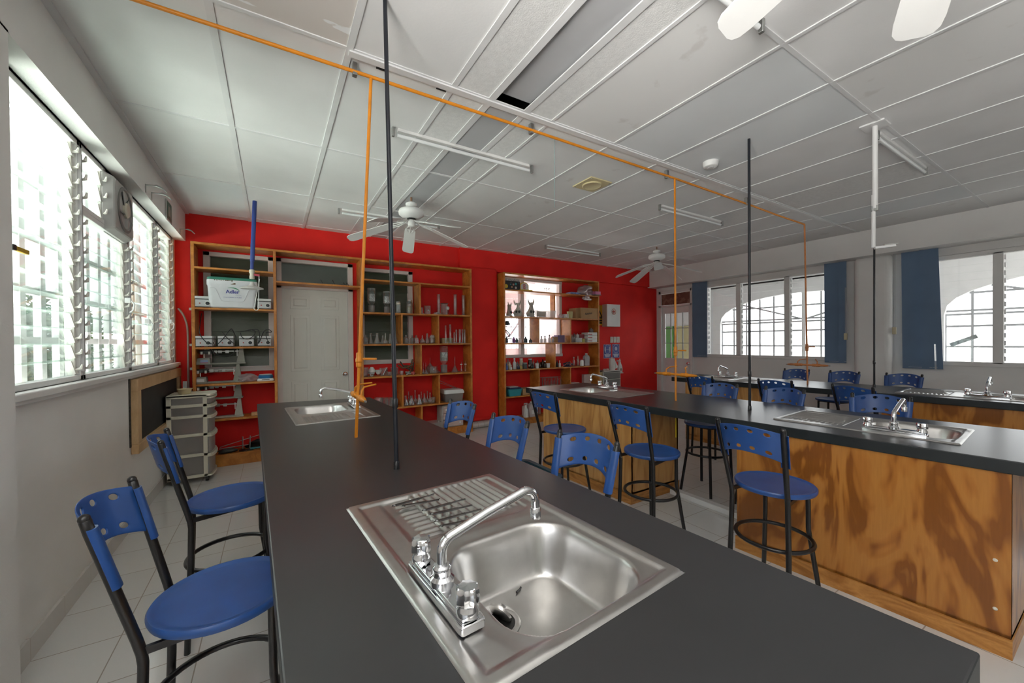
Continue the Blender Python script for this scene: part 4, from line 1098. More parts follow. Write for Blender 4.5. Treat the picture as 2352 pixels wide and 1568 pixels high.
# balances
GB = col('balance_grey', (.27,.265,.225), .45); GB2 = col('balance_light', (.45,.44,.39), .45)
def balance(label, x, z, y=5.72, mt=GB, lab=(.7,.7,.7), red=False):
    t = thing('triple_beam_balance', label, 'laboratory balance', (x, y, z), 0, 'triple-beam balances')
    MB().box(-.235, .235, -.045, .045, 0, .018).box(.16,.235,-.07,.07,0,.012).build('base', mt, t, smooth=None, bevel=.004)
    hb = MB(); loft(hb, [[(-.235,-.065,.0),(-.10,-.065,.0),(-.10,.065,.0),(-.235,.065,.0)], [(-.225,-.05,.075),(-.11,-.05,.075),(-.11,.05,.075),(-.225,.05,.075)]])
    h = hb.build('housing', mt, t, smooth=None, bevel=.004)
    MB().box(-.195,-.125,-.0665,-.058,.022,.055).build('rating_label', col('label_%d' % int(lab[0]*100), lab, .5), h, smooth=None)
    if red: MB().box(-.195,-.125,-.0675,-.058,.020,.026).build('label_stripe', col('label_red', (.45,.05,.05)), h, smooth=None)
    MB().cyl((-.17,0,.07),(-.17,0,.165), .008, 10).build('pan_stem', M_['chrome'], t)
    MB().lathe([(.001,.172),(.075,.172),(.08,.178),(.077,.176),(.001,.175)], (-.165,0,0), 24).build('weighing_pan', M_['chrome'], t)
    up = MB(); loft(up, [[(.14,-.03,.015),(.225,-.03,.015),(.225,.03,.015),(.14,.03,.015)], [(.175,-.02,.215),(.205,-.02,.215),(.205,.02,.215),(.175,.02,.215)]])
    u = up.build('pointer_post', mt, t, smooth=None, bevel=.003)
    MB().box(.145,.152,-.034,-.02,.09,.17).build('pointer_scale', WH, u, smooth=None)
    bm_ = MB()
    for k in (-1, 0, 1): bm_.box(-.10,.165,k*.022-.005,k*.022+.005,.146,.156)
    b = bm_.build('beam', M_['galv'], t, smooth=None)
    MB().box(-.205,-.09,-.04,.04,.125,.165).build('pivot_block', BK, t, smooth=None, bevel=.003)
    for px_, k in ((-.06,-1),(.05,0),(-.02,1)): MB().box(px_-.018,px_+.018,k*.022-.009,k*.022+.009,.128,.162).build('rider_weight', M_['galv'], b, smooth=None, bevel=.002)
    for sx in (-.185,-.115): MB().cyl((sx,-.045,.118),(sx,-.045,.15), .011, 10).build('adjusting_screw', WH, t)
    return t
xb = AX(500,5.7,0)
balance('grey balance standing on the shelf, lower of the upper pair', xb, .967)
balance('grey balance with blue label, stacked upside over the lower one', xb+.035, 1.185, 5.725, GB, (.25,.32,.5), True)
balance('pale balance behind the drawer tower, lower of the bottom pair', AX(502,5.7,0)+.0, .555, 5.72, GB2)
balance('grey balance behind the drawer tower, upper of the bottom pair', AX(500,5.7,0), .775, 5.725, GB)
# plastic bag and blue scale
def lump(name, label, cat, c, r, sc, mat, seed, amp=.25, group=None, n=22, k=12, rot=0):
    rr = random.Random(seed); ph = [(rr.uniform(1.5,4.5), rr.uniform(0,6), rr.uniform(1.5,4.5), rr.uniform(0,6)) for _ in range(5)]
    mb = MB(); vs = []
    for i in range(k+1):
        th = PI*i/k
        for j in range(n):
            a = 2*PI*j/n; q = 1
            for f1, p1, f2, p2 in ph: q += amp*.45*math.sin(round(f1)*a+p1)*math.sin(f2*th+p2)*math.sin(th)
            x, y, z = q*math.sin(th)*math.cos(a)*r*sc[0], q*math.sin(th)*math.sin(a)*r*sc[1], -q*math.cos(th)*r*sc[2]
            vs.append((x, y, max(z, -r*sc[2]*.8) + r*sc[2]*.8))
    fs = [(i*n+j, i*n+(j+1)%n, (i+1)*n+(j+1)%n, (i+1)*n+j) for i in range(k) for j in range(n)]
    o = mb.add(vs, fs).build(name, mat, smooth=50); o.location = c; o.rotation_euler.z = rot
    return tag(o, label, cat, group)
lump('plastic_bag', 'crumpled clear plastic bag of parts between balance and blue scale', 'bag', (AX(568,5.68,0), 5.70, .967), .085, (1.35,.8,.62), M_['bag'], 5, .35)
lump('bag_knot', 'small twisted end of clear film beside the crumpled bag', 'plastic wrap', (AX(556,5.63,0), 5.63, .967), .03, (1.1,.8,.9), M_['bag'], 6, .5)
t = thing('digital_scale', 'small blue and white digital scale at the end of the balance shelf', 'scale', (AX(609,5.68,0), 5.69, .967))
loft(MB(), [rr_loop(.085,.08,.02,0), rr_loop(.09,.085,.02,.012), rr_loop(.08,.075,.02,.03)]).build('base', WH, t, smooth=40)
MB().lathe([(.07,.03),(.078,.036),(.078,.062),(.07,.068),(.001,.068)], (0,0,0), 28).build('blue_housing', col('scale_blue', (.02,.16,.38), .35), t)
MB().lathe([(.001,.068),(.066,.07),(.07,.076),(.066,.08),(.001,.08)], (0,0,0), 28).build('pan', col('scale_pan', (.62,.64,.66), .3), t)
MB().box(-.04,.04,-.0835,-.075,.012,.022).build('display', BK, t, smooth=None)
o = tag(MB().box(-.075,.075,-.04,.04,0,.035).build('wood_block', M_['frame_w'], smooth=None, bevel=.003), 'small pale wood block at the end of the lower balance shelf', 'block'); o.location = (AX(592,5.68,0), 5.69, .555)
# tools on the bottom board
zb_ = .14
def tube_thing(name, label, cat, pts, r, mat, group=None): return tag(MB().tube(pts, r, 8).build(name, mat, smooth=60), label, cat, group)
tube_thing('steel_rod', 'long thin rod leaning up across the tools on the bottom board', 'rod', [on_y(505,1027,5.72), on_y(596,998,5.72)], .004, M_['galv'], 'steel rods on the bottom board')
tube_thing('steel_rod', 'long bright rod lying along the back of the bottom board', 'rod', [on_y(503,1031,5.8), on_y(596,1017,5.8)], .006, M_['galv'], 'steel rods on the bottom board')
for k, px in enumerate((554, 570)):
    x = AX(px, 5.68, 0); t = thing('retort_stand', 'short upright steel stand on the bottom board, ' + ('closer to the wall' if k == 0 else 'closer to the door'), 'stand', (x, 5.68, zb_))
    MB().lathe([(.001,0),(.04,0),(.04,.012),(.014,.022),(.001,.022)], (0,0,0), 14).build('base', BK, t); MB().cyl((0,0,.02),(.006*k,0,.17), .006, 8).build('rod', M_['galv'], t)
lump('rubber_mat_roll', 'dark grey rolled pouch lying on the bottom board', 'pouch', (AX(518,5.66,0), 5.67, zb_), .06, (1.6,.8,.45), col('dark_grey_cloth', (.05,.055,.055), .7), 9, .2)
t = thing('pliers', 'pliers with teal handles lying on the bottom board', 'pliers', (AX(588,5.66,0), 5.66, zb_+.02))
for s in (-1, 1): MB().tube([(-.075,s*.025,0),(0,s*.006,0),(.05,s*.02,.005),(.09,s*.03,.01)][::1], .009, 8).build('handle', col('teal_grip', (.03,.22,.27), .5), t)
MB().box(.08,.15,-.02,.02,-.006,.012).build('jaw', M_['galv'], t, smooth=None, bevel=.003)
lump('clamp_heap', 'tangle of black clamps at the back of the bottom board', 'clamps', (AX(590,5.78,0), 5.79, zb_), .07, (1.3,.6,.7), BK, 12, .7)
# test clamps on the bridge over the door
for k, (px, ln) in enumerate(((744,.05),(771,.055),(796,.03),(803,.03))):
    x = AX(px, 5.70, 0); t = thing('burette_clamp', 'small dark clamp on the board over the door, %s from the wall' % ORD[k+1], 'clamp', (x, 5.70, 2.194), 0, 'dark clamps above the door')
    MB().box(-.018,.012,-.012,.012,0,.012).build('jaw', BK, t, smooth=None, bevel=.002); MB().tube([(0,0,.01),(-.02,0,.01+ln*.6),(-.03,0,.015+ln)], [.004,.004,.007], 8).build('stem', BK, t)

# ---- big bookcase, glassware bay
GG = 'glassware in the big bookcase'
ROWN = ['top glass shelf', 'flask shelf', 'funnel shelf', 'lowest glass shelf']
def put(kind, px, z, r, h, lab, y=YM, lid=None, **k):
    P = dict(beaker=P_beaker, erlenmeyer_flask=P_erl, round_flask=P_round, measuring_cylinder=P_cyl, bottle=P_bottle, jar=P_jar, funnel=P_funnel, glass_cup=P_cup)[kind](r*1.2, h*1.22)
    cats = dict(beaker='beaker', erlenmeyer_flask='flask', round_flask='flask', measuring_cylinder='measuring cylinder', bottle='bottle', jar='jar', funnel='funnel', glass_cup='cup')
    return vessel(kind, P, lab, cats[kind], (AX(px, y, 0), y, z), k.pop('group', GG), lid=lid, **k)
z = 1.845
def inverted_bottle(px, z, s, lab):
    x = AX(px, YM, 0); t = thing('inverted_bottle', lab, 'bottle', (x, YM, z), 0, GG)
    prof = [(.02,.06),(.022,.10),(.045,.13),(.05,.15),(.05,.27),(.046,.275),(.05,.28),(.05,.305),(.001,.31)]
    MB().lathe([(r*s, q*s) for r, q in prof], (0,0,0), 20).build('bottle_body', GL, t, smooth=40)
    MB().lathe([(r*s*.9, q*s) for r, q in ((.001,.135),(.045,.14),(.047,.15),(.047,.235),(.001,.236))], (0,0,0), 18).build('filling', col('marble_grey', (.36,.37,.36), .3, var=.6, nscale=70), t)
    MB().lathe([(.024*s,.055*s),(.024*s,.075*s),(.001,.076*s)], (0,0,0), 14).build('cap', col('cap_blue', (.03,.05,.35), .4), t)
    b = [(.036*s,0),(.038*s,.004),(.038*s,.085*s),(.04*s,.09*s)]
    MB().lathe([(.0008,0)]+b+[(r-.002,q) for r, q in b[::-1]]+[(.0008,.003)], (0,0,0), 18).build('beaker', M_['fog'], t, smooth=40)
inverted_bottle(854, z, 1.12, 'upturned bottle in a beaker by the dim window')
inverted_bottle(889, z, 1.02, 'upturned bottle half hidden behind the dark pole')
put('jar', 915, z, .03, .145, 'clear jar with cream cap, right of the dark pole', lid=(cap(.034,.13,.022), col('cream_lid', (.72,.66,.55))))
put('jar', 941, z, .036, .17, 'jar with black lid and amber streaks beside the divider', lid=(cap(.036,.155,.025), BK), extra=lambda t: MB().lathe([(.001,.01),(.031,.01),(.031,.12),(.001,.121)], (0,0,0), 14).build('contents', GRN, t))
put('beaker', 982, z, .042, .108, 'clear beaker with a round white mark on the top glass shelf', extra=lambda t: MB().lathe([(.012,0),(.012,.001),(.001,.0012)], (0,0,0), 14, Matrix.Translation((0,-.0515,.06)) @ Matrix.Rotation(R(90),4,'X')).build('label_spot', WH, t))
put('measuring_cylinder', 969.5, z, .011, .08, 'short tube right against the divider of the top glass shelf', 5.66)
put('measuring_cylinder', 1008, z, .021, .265, 'tall measuring cylinder behind the heap of petri dishes', 5.79)
put('measuring_cylinder', 1046, z, .021, .27, 'tall measuring cylinder between the dark-rimmed glass and another')
put('measuring_cylinder', 1065, z, .021, .265, 'tall measuring cylinder at the outer end of the top glass shelf')
for k in range(4): vessel('petri_dish', [(.04,0),(.042,.002),(.042,.012)], 'clear petri dish in the small heap, %s' % ['lowest at the front','beside the lowest one','upper one','topmost, tilted'][k], 'petri dish', (AX(1000+7*(k%2)+3*(k//2), 5.68, 0), 5.68+.03*(k%2), z+.0+.016*(k//2)), 'petri dishes on the top glass shelf', rot=(0,R(8*k),0) if k == 3 else None)
put('beaker', 1021, z, .046, .15, 'smoky glass with dark rim, behind the dial thermometer', 5.76, extra=lambda t: MB().tube([(.0582*math.cos(2*PI*k/24),.0582*math.sin(2*PI*k/24),.18) for k in range(24)], .0035, 6, True).build('dark_rim', BK, t))
t = thing('dial_thermometer', 'small dial with white star face on a bent dark stem', 'thermometer', (AX(1030, 5.64, 0), 5.64, z), 0, GG)
MB().lathe([(.026,0),(.028,.004),(.028,.012),(.001,.012)], (0,0,0), 18, Matrix.Translation((-.012,0,.10)) @ Matrix.Rotation(R(90),4,'X')).build('dial_case', M_['galv'], t)
MB().prism([(.02*math.cos(2*PI*k/8)*(1 if k%2==0 else .4), .02*math.sin(2*PI*k/8)*(1 if k%2==0 else .4)) for k in range(8)], .0122, .014, M=Matrix.Translation((-.012,0,.10)) @ Matrix.Rotation(R(90),4,'X')).build('star_face', WH, t, smooth=None)
MB().tube([(-.005,.003,.078),(.012,.004,.03),(.016,.003,.008),(.05,.0,.003)], .004, 8).build('stem', BK, t)
z = 1.405
fl = [('bottle',839,.03,.105,'low bottle at the door end'),('erlenmeyer_flask',851,.034,.125,'narrow flask with flared neck'),('erlenmeyer_flask',866,.04,.125,'flask with a side arm'),('erlenmeyer_flask',879,.03,.10,'smallest conical flask, before the pole'),('round_flask',885,.028,.125,'round flask partly behind another'),('erlenmeyer_flask',896,.034,.12,'conical flask behind the dark pole'),('erlenmeyer_flask',908,.032,.12,'conical flask just past the dark pole')]
for k, (kd, px, r, h, lb) in enumerate(fl):
    put(kd, px, z, r, h, 'clear %s on the flask shelf, first bay' % lb, 5.70+.05*(k % 2), extra=(lambda t: MB().tube([(.012,0,.13),(-.07,0,.12)], .004, 8).build('side_arm', GL, t)) if k == 2 else None)
put('bottle', 932, z, .03, .105, 'clear square-shouldered bottle at the first divider, flask shelf')
put('glass_cup', 940, z, .02, .05, 'tiny clear cup between bottles, middle bay of the flask shelf', 5.66)
put('bottle', 947, z, .026, .10, 'thin clear bottle third in the middle bay of the flask shelf', 5.78)
put('bottle', 956, z, .03, .10, 'clear bottle in the centre of the middle bay, flask shelf', 5.69)
put('round_flask', 970, z, .034, .10, 'round flask with slim neck in the middle bay, flask shelf')
put('erlenmeyer_flask', 981, z, .035, .125, 'conical flask beside the white-lidded jar, flask shelf')
put('jar', 992.5, z, .038, .105, 'jar with white lid next to the second divider, flask shelf', lid=(cap(.036,.09,.012), WH))
o = tag(MB().box(-.085,.085,-.05,.05,0,.083).build('wooden_box', col('pale_box', (.55,.42,.24), .7), smooth=None, bevel=.002), 'pale wooden box behind the slim cylinders, flask shelf', 'box'); o.location = (AX(1025,5.8,0), 5.80, z)
for k, (px, r, h, lb) in enumerate(((1023.5,.011,.225,'slim tall cylinder in front of the pale box'),(1034,.014,.24,'tallest cylinder at the edge of the pale box'),(1043,.009,.14,'shortest slim cylinder of the row'),(1048,.013,.175,'cylinder second in the row past the box'),(1056,.015,.18,'cylinder third in the row past the box'),(1062,.012,.178,'cylinder fourth in the row past the box'),(1067,.014,.175,'cylinder at the outer end of the row'))):
    put('measuring_cylinder', px, z, r, h, 'clear %s, flask shelf' % lb, 5.68 if k % 2 == 0 else 5.71)
z = .952
put('glass_cup', 839, z, .03, .105, 'clear tumbler at the door end of the funnel shelf', 5.68)
for k, (px, dz, lb) in enumerate(((852,0,'lower of the stacked pair'),(853,.062,'upper of the stacked pair'),(868,.02,'single one leaning beside the stack'))):
    o = vessel('porcelain_bowl', [(.02,0),(.022,.004),(.042,.035),(.048,.06),(.05,.062)], 'white porcelain crucible bowl, ' + lb, 'bowl', (AX(px, 5.74, 0), 5.74, z+dz+(.0 if k else 0)), 'white bowls on the funnel shelf', mat=WH)
    if k == 1: o.rotation_euler = (PI, 0, 0); o.location.z += .064
vessel('steel_cup', [(.03,0),(.036,.008),(.037,.035),(.03,.04),(.0,.041)], 'small shiny steel cup in front of the white bowls', 'cup', (AX(852,5.64,0), 5.64, z), None, mat=M_['chrome'])
put('beaker', 880, z, .05, .085, 'wide glass dish in front of the red wall, funnel shelf', 5.77)
put('beaker', 905, z, .048, .085, 'wide glass dish just past the dark pole, funnel shelf', 5.77)
put('glass_cup', 893, z, .03, .045, 'small glass cup behind the dark pole, funnel shelf', 5.66)
put('glass_cup', 921, z, .026, .05, 'small shiny glass cup below the brown tubing', 5.66)
tube_thing('glass_stirrer', 'bundle rod leaning in a dish near the white bowls', 'stirring rod', [on_y(880,861,5.65), on_y(889,843,5.65)], .005, M_['galv'])
for k, (pts, lb) in enumerate(([[(914,838),(925,845),(935,843),(948,838)],'longest brown tube, pointing to the door'], [[(919,830),(926,840),(938,847),(946,846)],'upper brown tube, bent'], [[(948,825),(945,835),(940,848),(944,855)],'dark tube standing up against the divider'], [[(950,832),(949,842),(946,852),(952,858)],'short brown tube against the divider'], [[(925,840),(936,840),(947,844),(950,850)],'middle brown tube in the heap'])):
    tube_thing('rubber_tube', pts and lb + ' in the heap on the funnel shelf', 'rubber tube', [on_y(px, py, 5.66+.02*k) for px, py in pts], .011 if k != 2 else .013, col('tube_brown_%d' % (k % 2), (.14,.085,.04) if k % 2 == 0 else (.08,.05,.035), .6), 'brown rubber tubes')
lump('clamp_steel', 'shiny steel clamp lying under the brown tubes', 'clamp', (AX(937,5.64,0), 5.64, z), .03, (1.2,.7,.9), M_['galv'], 21, .6)
lump('red_stopper', 'pinkish red rubber stopper at the foot of the tube heap', 'stopper', (AX(947,5.63,0), 5.63, z), .032, (1.1,.9,.8), col('stopper_red', (.42,.08,.07), .6), 22, .2)
put('funnel', 977, z, .032, .135, 'narrow upturned funnel beside the divider, funnel shelf', 5.66)
put('funnel', 971.5, z, .02, .14, 'thin glass funnel tilted against the divider', 5.7)
put('funnel', 987, z+.092, .045, .115, 'wide funnel standing on a flask behind the marked beaker', 5.79)
put('beaker', 987, z, .05, .075, 'low wide beaker under the upturned funnel', 5.79)
put('beaker', 994, z, .042, .085, 'clear beaker with white spot in front, funnel shelf', 5.68, extra=lambda t: MB().lathe([(.011,0),(.011,.001),(.001,.0012)], (0,0,0), 14, Matrix.Translation((-.008,-.0508,.066)) @ Matrix.Rotation(R(90),4,'X')).build('label_spot', WH, t))
inverted_bottle(1019, z, 1.33, 'largest upturned bottle with blue cap, standing in a beaker')
put('funnel', 1044, z, .05, .20, 'tall upturned funnel with long stem, funnel shelf')
put('funnel', 1003, z, .05, .09, 'flat glass funnel behind the big upturned bottle', 5.80)
for k, px in enumerate((1059, 1068)):
    t = thing('glass_syringe', 'white-collared glass tube, ' + ('nearer the big bottle' if k == 0 else 'at the outer end') + ', funnel shelf', 'glass tube', (AX(px, 5.72, 0), 5.72, z), 0, GG)
    MB().lathe([(.016,0),(.016,.03),(.009,.05),(.006,.13),(.004,.16),(.001,.165)], (0,0,0), 12).build('barrel', GL, t)
    MB().lathe([(.02,.112),(.02,.12),(.001,.12)], (0,0,0), 14).build('collar', WH, t); MB().lathe([(.02,.035),(.02,.04),(.001,.04)], (0,0,0), 14).build('lower_collar', M_['frost'], t)
z = .50
for k, (px, r, h, lb) in enumerate(((868,.05,.12,'beaker lying nearest the door'),(880,.05,.11,'beaker with a round mark'),(892,.048,.11,'beaker second past the door'),(902,.045,.105,'beaker just before the dark pole'))):
    put('beaker', px, z, r, h, 'clear %s, lowest glass shelf' % lb, 5.68+.06*(k % 2))
fl = [('erlenmeyer_flask',930,.035,.12),('round_flask',937,.034,.155),('erlenmeyer_flask',943,.042,.115),('round_flask',952,.036,.165),('erlenmeyer_flask',961,.036,.12),('round_flask',966,.03,.14),('round_flask',973,.04,.125),('round_flask',980,.03,.145),('round_flask',986,.036,.13),('glass_cup',994,.03,.07)]
for k, (kd, px, r, h) in enumerate(fl):
    put(kd, px, z, r, h, 'clear glass %s, %s from the door side in the lowest crowded bay' % ('cup' if kd == 'glass_cup' else 'flask', ORD[k+1]), 5.67 if kd == 'erlenmeyer_flask' else 5.79 if k in (1,3,5,7) else 5.71)
def lidded_box(name, label, cx_, cy_, z, w, d, h, body, lid, lh=.03, cat='storage box'):
    t = thing(name, label, cat, (cx_, cy_, z))
    loft(MB(), [rr_loop(w*.44,d*.44,.02,0), rr_loop(w*.46,d*.46,.02,.006), rr_loop(w*.5,d*.5,.02,h)], True, False).build('tub', body, t, smooth=40)
    if lid:
        loft(MB(), [rr_loop(w*.53,d*.52,.02,h-.008), rr_loop(w*.53,d*.52,.02,h+lh*.3), rr_loop(w*.48,d*.47,.02,h+lh)]).build('lid', lid, t, smooth=40)
    return t
lidded_box('storage_box', 'clear storage box with white lid, lowest glass shelf', AX(1037,5.72,0), 5.735, z, .31, .24, .135, M_['fog'], WH, .05)
for k, (p, q) in enumerate((((1010,874),(1052,892)), ((1010,879),(1046,891)))):
    tube_thing('glass_rod', 'thin clear rod leaning behind the white-lidded box, ' + ('upper' if k == 0 else 'lower'), 'rod', [on_y(*p, 5.79), on_y(*q, 5.79)], .004, M_['frost'], 'rods behind the white-lidded box')
# floor in front of / under the glassware bay
lidded_box('plastic_tub', 'open clear tub on the bottom board of the glassware bay', AX(1000,5.55,0)-.02, 5.67, .12, .30, .2, .10, M_['frost'], None, cat='tub')
t = thing('drawer_tower', 'small white drawer unit with clouded fronts at the foot of the bookcase', 'drawer unit', (AX(1043,5.5,0)+.02, 5.73, .12))
MB().box(-.17,.17,-.11,.13,0,.006).box(-.17,-.162,-.11,.13,0,.33).box(.162,.17,-.11,.13,0,.33).box(-.17,.17,-.11,.13,.322,.33).box(-.17,.17,.124,.13,0,.33).build('casing', col('tower_white', (.66,.64,.6)), t, smooth=None)
for k in range(3):
    d = MB().box(-.158,.158,-.125,.1,.012+.104*k,.105+.104*k).build('drawer', col('drawer_pink', (.62,.47,.42), .5), t, smooth=None, bevel=.004)
    for s in (-1, 1): MB().lathe([(.016,0),(.014,.006),(.001,.007)], (0,0,0), 12, Matrix.Translation((s*.11,-.125,.058+.104*k)) @ Matrix.Rotation(R(90),4,'X')).build('drawer_knob', WH, d)
# ================================================================== SMALL BOOKCASE CONTENTS
Y2 = 5.72
S2 = 'things in the small bookcase'
def at2(px, y=Y2): return on_y(px, 760, y).x
def boxy(name, label, cat, px0, px1, z, h, mt, y0=5.64, y1=5.82, bev=.003, group=None):
    a, b = at2(px0, y0), at2(px1, y0)
    o = MB().box(-(b-a)/2, (b-a)/2, -(y1-y0)/2, (y1-y0)/2, 0, h).build(name, mt, smooth=None, bevel=bev)
    o.location = ((a+b)/2, (y0+y1)/2, z); return tag(o, label, cat, group)
# top row
a, b = at2(1161, 5.66), at2(1196, 5.66)
t = thing('game_box', 'black box printed with coloured planets, on the top row of the small bookcase', 'box', ((a+b)/2, 5.72, 2.30))
w = b-a
MB().box(-w/2, w/2, -.05, .05, 0, .155).build('carton', BK, t, smooth=None, bevel=.003)
MB().box(-w/2+.005, w/2-.005, -.04, .045, .156, .195).build('silver_lid', col('silver_print', (.42,.43,.44), .4, var=.5, nscale=60), t, smooth=None)
for k, (u, v, r, c) in enumerate(((-.41,.38,.034,(.70,.48,.02)),(-.12,.62,.012,(.05,.3,.32)),(.06,.62,.017,(.5,.25,.2)),(.22,.70,.020,(.04,.34,.36)),(-.04,.33,.016,(.55,.33,.18)),(.22,.28,.020,(.6,.55,.52)),(-.1,.85,.008,(.2,.2,.2)))):
    MB().lathe([(r,0),(r,.0012),(.001,.0014)], (0,0,0), 16, Matrix.Translation((u*w, -.05, v*.155)) @ Matrix.Rotation(R(90),4,'X')).build('planet_print', col('planet_%d' % k, c, .5), t)
a, b = at2(1196.5, 5.66), at2(1217, 5.66); w = b-a
t = thing('arched_toy_box', 'arched yellow-edged card box with red lettering marks beside the planets box', 'box', ((a+b)/2, 5.71, 2.30))
def arch_poly(hw, h, n=12): return [(-hw,0),(hw,0)] + [(hw*math.cos(PI*k/n), h-hw*.75+hw*.75*math.sin(PI*k/n)) for k in range(n+1)]
MX = Matrix.Rotation(R(90), 4, 'X')
MB().prism(arch_poly(w/2, .15), -.03, .03, M=MX).build('card_shell', col('toy_yellow', (.75,.42,.02), .5), t, smooth=None)
MB().prism(arch_poly(w/2*.84, .138), .030, .032, M=MX).build('printed_front', col('toy_white', (.72,.70,.68), .5), t, smooth=None)
rr = random.Random(8); mk = MB()
for k in range(5): mk.bar((-.03, -.0335, .045+.017*k), (.025+rr.uniform(-.01,.01), -.0335, .04+.018*k), .003, .010)
mk.build('red_marking', col('toy_red', (.5,.03,.03)), t, smooth=None)
MB().prism([(.022*math.cos(PI*k/8), .022*math.sin(PI*k/8)) for k in range(9)], .0322, .034, M=MX @ Matrix.Translation((0,.008,0))).build('purple_marking', col('toy_purple', (.18,.08,.3)), t, smooth=None)
boxy('yellow_tray', 'flat yellow tray sticking out beneath the arched toy box', 'tray', 1196, 1224, 2.30, .018, col('tray_yellow', (.72,.5,.05)), 5.62, 5.66)
for k, px in enumerate((1250, 1254, 1258, 1261)):
    x = at2(px); t = thing('molecule_model_pin', 'tiny black ball on a wire on the top row, %s of four' % ORD[k+1], 'wire pin', (x, 5.70, 2.30), 0, 'black ball pins on the top row')
    MB().cyl((0,0,0), (.004*(-1)**k,0,.068+.008*(k%2)), .0018, 6).build('wire', BK, t); MB().sphere((.004*(-1)**k,0,.072+.008*(k%2)), .008, 10, 6).build('ball', BK, t); MB().cyl((0,0,0),(0,0,.008),.012,10).build('base', BK, t)
lump('plastic_bag', 'pale crumpled plastic bag spilling over the edge of the top row', 'bag', (at2(1348,5.62), 5.64, 2.30), .125, (1.35,.62,.85), M_['bag'], 31, .42, n=30, k=16)
lump('plastic_bag_fold', 'loose end of thin plastic hanging below the top row', 'plastic sheet', (at2(1349,5.54), 5.55, 2.19), .07, (1.3,.3,.7), M_['bag'], 32, .6)
boxy('blue_white_packet', 'blue and white packet lying under the plastic bag, window side', 'packet', 1312, 1335, 2.30, .035, col('packet_blue', (.2,.25,.5), .5, var=.6, nscale=18), 5.60, 5.75)
t = thing('pink_box', 'shallow clear-and-pink box poking past the end of the small bookcase', 'box', (at2(1373,5.56), 5.60, 2.30))
MB().box(-.08,.08,-.06,.08,0,.018).build('tray', M_['frost'], t, smooth=None, bevel=.003); MB().box(-.07,.07,-.055,.075,.018,.075).build('pink_card', col('card_pink', (.62,.2,.36), .5), t, smooth=None, bevel=.003)
# second row: skulls, tub, cups, carton
BN = col('bone', (.50,.49,.44), .6, var=.25, nscale=14)
def skull(px, lab, s, rz, seed):
    t = thing('animal_skull', lab, 'skull', (at2(px, 5.70), 5.71, 1.85), rz, 'bleached animal skulls')
    c = MB(); prof = []
    loops = []
    for k in range(9):
        u = k/8; z = .012+.225*s*u; wd = s*(.062-.03*u+.018*math.sin(u*PI*2)); dp = s*(.055-.02*u); cx_ = .03*s*math.sin(u*2.2)-.02*u*s
        loops.append([(cx_+wd*math.cos(2*PI*j/14)*(1+.18*math.sin(3*2*PI*j/14+seed+k)), dp*math.sin(2*PI*j/14), z) for j in range(14)])
    loft(c, loops); c.build('cranium', BN, t, smooth=50)
    for sg in (-1, 1):
        MB().sphere((sg*.026*s, -.052*s, .085*s), .019*s, 12, 8, (1,.5,1.2)).build('eye_socket', col('socket_dark', (.07,.075,.07), .8), t)
        MB().tube([(sg*.03*s,-.02*s,.20*s),(sg*.055*s,-.02*s,.255*s),(sg*.06*s,-.015*s,.29*s)], [.016*s,.011*s,.003*s], 8).build('horn_stub', BN, t)
    tm = MB()
    for k in range(6): tm.box(-.05*s+.017*s*k,-.038*s+.017*s*k,-.058*s,-.045*s,0,.022)
    tm.build('tooth', BN, t, smooth=None)
    return t
skull(1170, 'bleached animal skull against the side panel of the small bookcase', .85, .5, 1)
skull(1189, 'bleached animal skull with a tall pointed ridge, middle of the three', 1.0, -.35, 2)
skull(1219, 'bleached animal skull with two eye hollows, nearest the clear tub', 1.1, .1, 4)
lidded_box('clear_tub', 'clear plastic tub with folded cards inside, second row', (at2(1233,5.64)+at2(1276,5.64))/2, 5.67, 1.85, at2(1276,5.64)-at2(1233,5.64), .12, .125, M_['frost'], None, cat='tub')
boxy('folded_card', 'cream folded cards standing inside the clear tub', 'cards', 1236, 1254, 1.862, .095, col('card_cream', (.66,.58,.46), .6), 5.65, 5.69)
lump('knotted_bag', 'small pinkish knotted plastic bag beside the clear tub', 'bag', (at2(1286), 5.70, 1.85), .055, (1.3,.8,.8), M_['bag'], 41, .4)
for k, (px, h, lb) in enumerate(((1297,.075,'small white cup behind the yellow cup, window side'),(1304,.08,'small white cup tilted before the yellow cup'))):
    vessel('plastic_cup', P_cup(.028, h), lb, 'cup', (at2(px, 5.68+.03*k), 5.68+.03*k, 1.85), None, mat=WH, rot=(0,R(-8),0) if k else None).location.z += .004*k
vessel('yellow_cup', P_cup(.058, .13), 'pale yellow plastic cup beside the brown carton', 'cup', (at2(1310,5.70), 5.71, 1.85), None, mat=col('cup_yellow', (.60,.56,.28), .45), n=24)
a, b = at2(1335, 5.61), at2(1373.5, 5.61); w = b-a
t = thing('cardboard_carton', 'brown cardboard carton with slanted black print, second row', 'carton', ((a+b)/2, 5.735, 1.85))
CB = col('cardboard', (.46,.275,.13), .8, var=.1); CB2 = col('cardboard_dark', (.40,.235,.11), .8)
MB().box(-w/2,w/2,-.125,.125,0,.205).build('box_body', CB, t, smooth=None, bevel=.002)
MB().box(-w/2-.09,-w/2-.001,-.08,.125,0,.20).build('side_carton', CB2, t, smooth=None, bevel=.002)
fl_ = MB(); fl_.add([(-w/2,-.125,.205),(w/2,-.125,.205),(w/2-.01,-.135,.145),(-w/2+.02,-.135,.145),(-w/2,-.122,.205),(w/2,-.122,.205),(w/2-.01,-.132,.145),(-w/2+.02,-.132,.145)], [(0,1,2,3),(7,6,5,4),(0,4,5,1),(1,5,6,2),(2,6,7,3),(3,7,4,0)]); fl_.build('flap', CB, t, smooth=None)
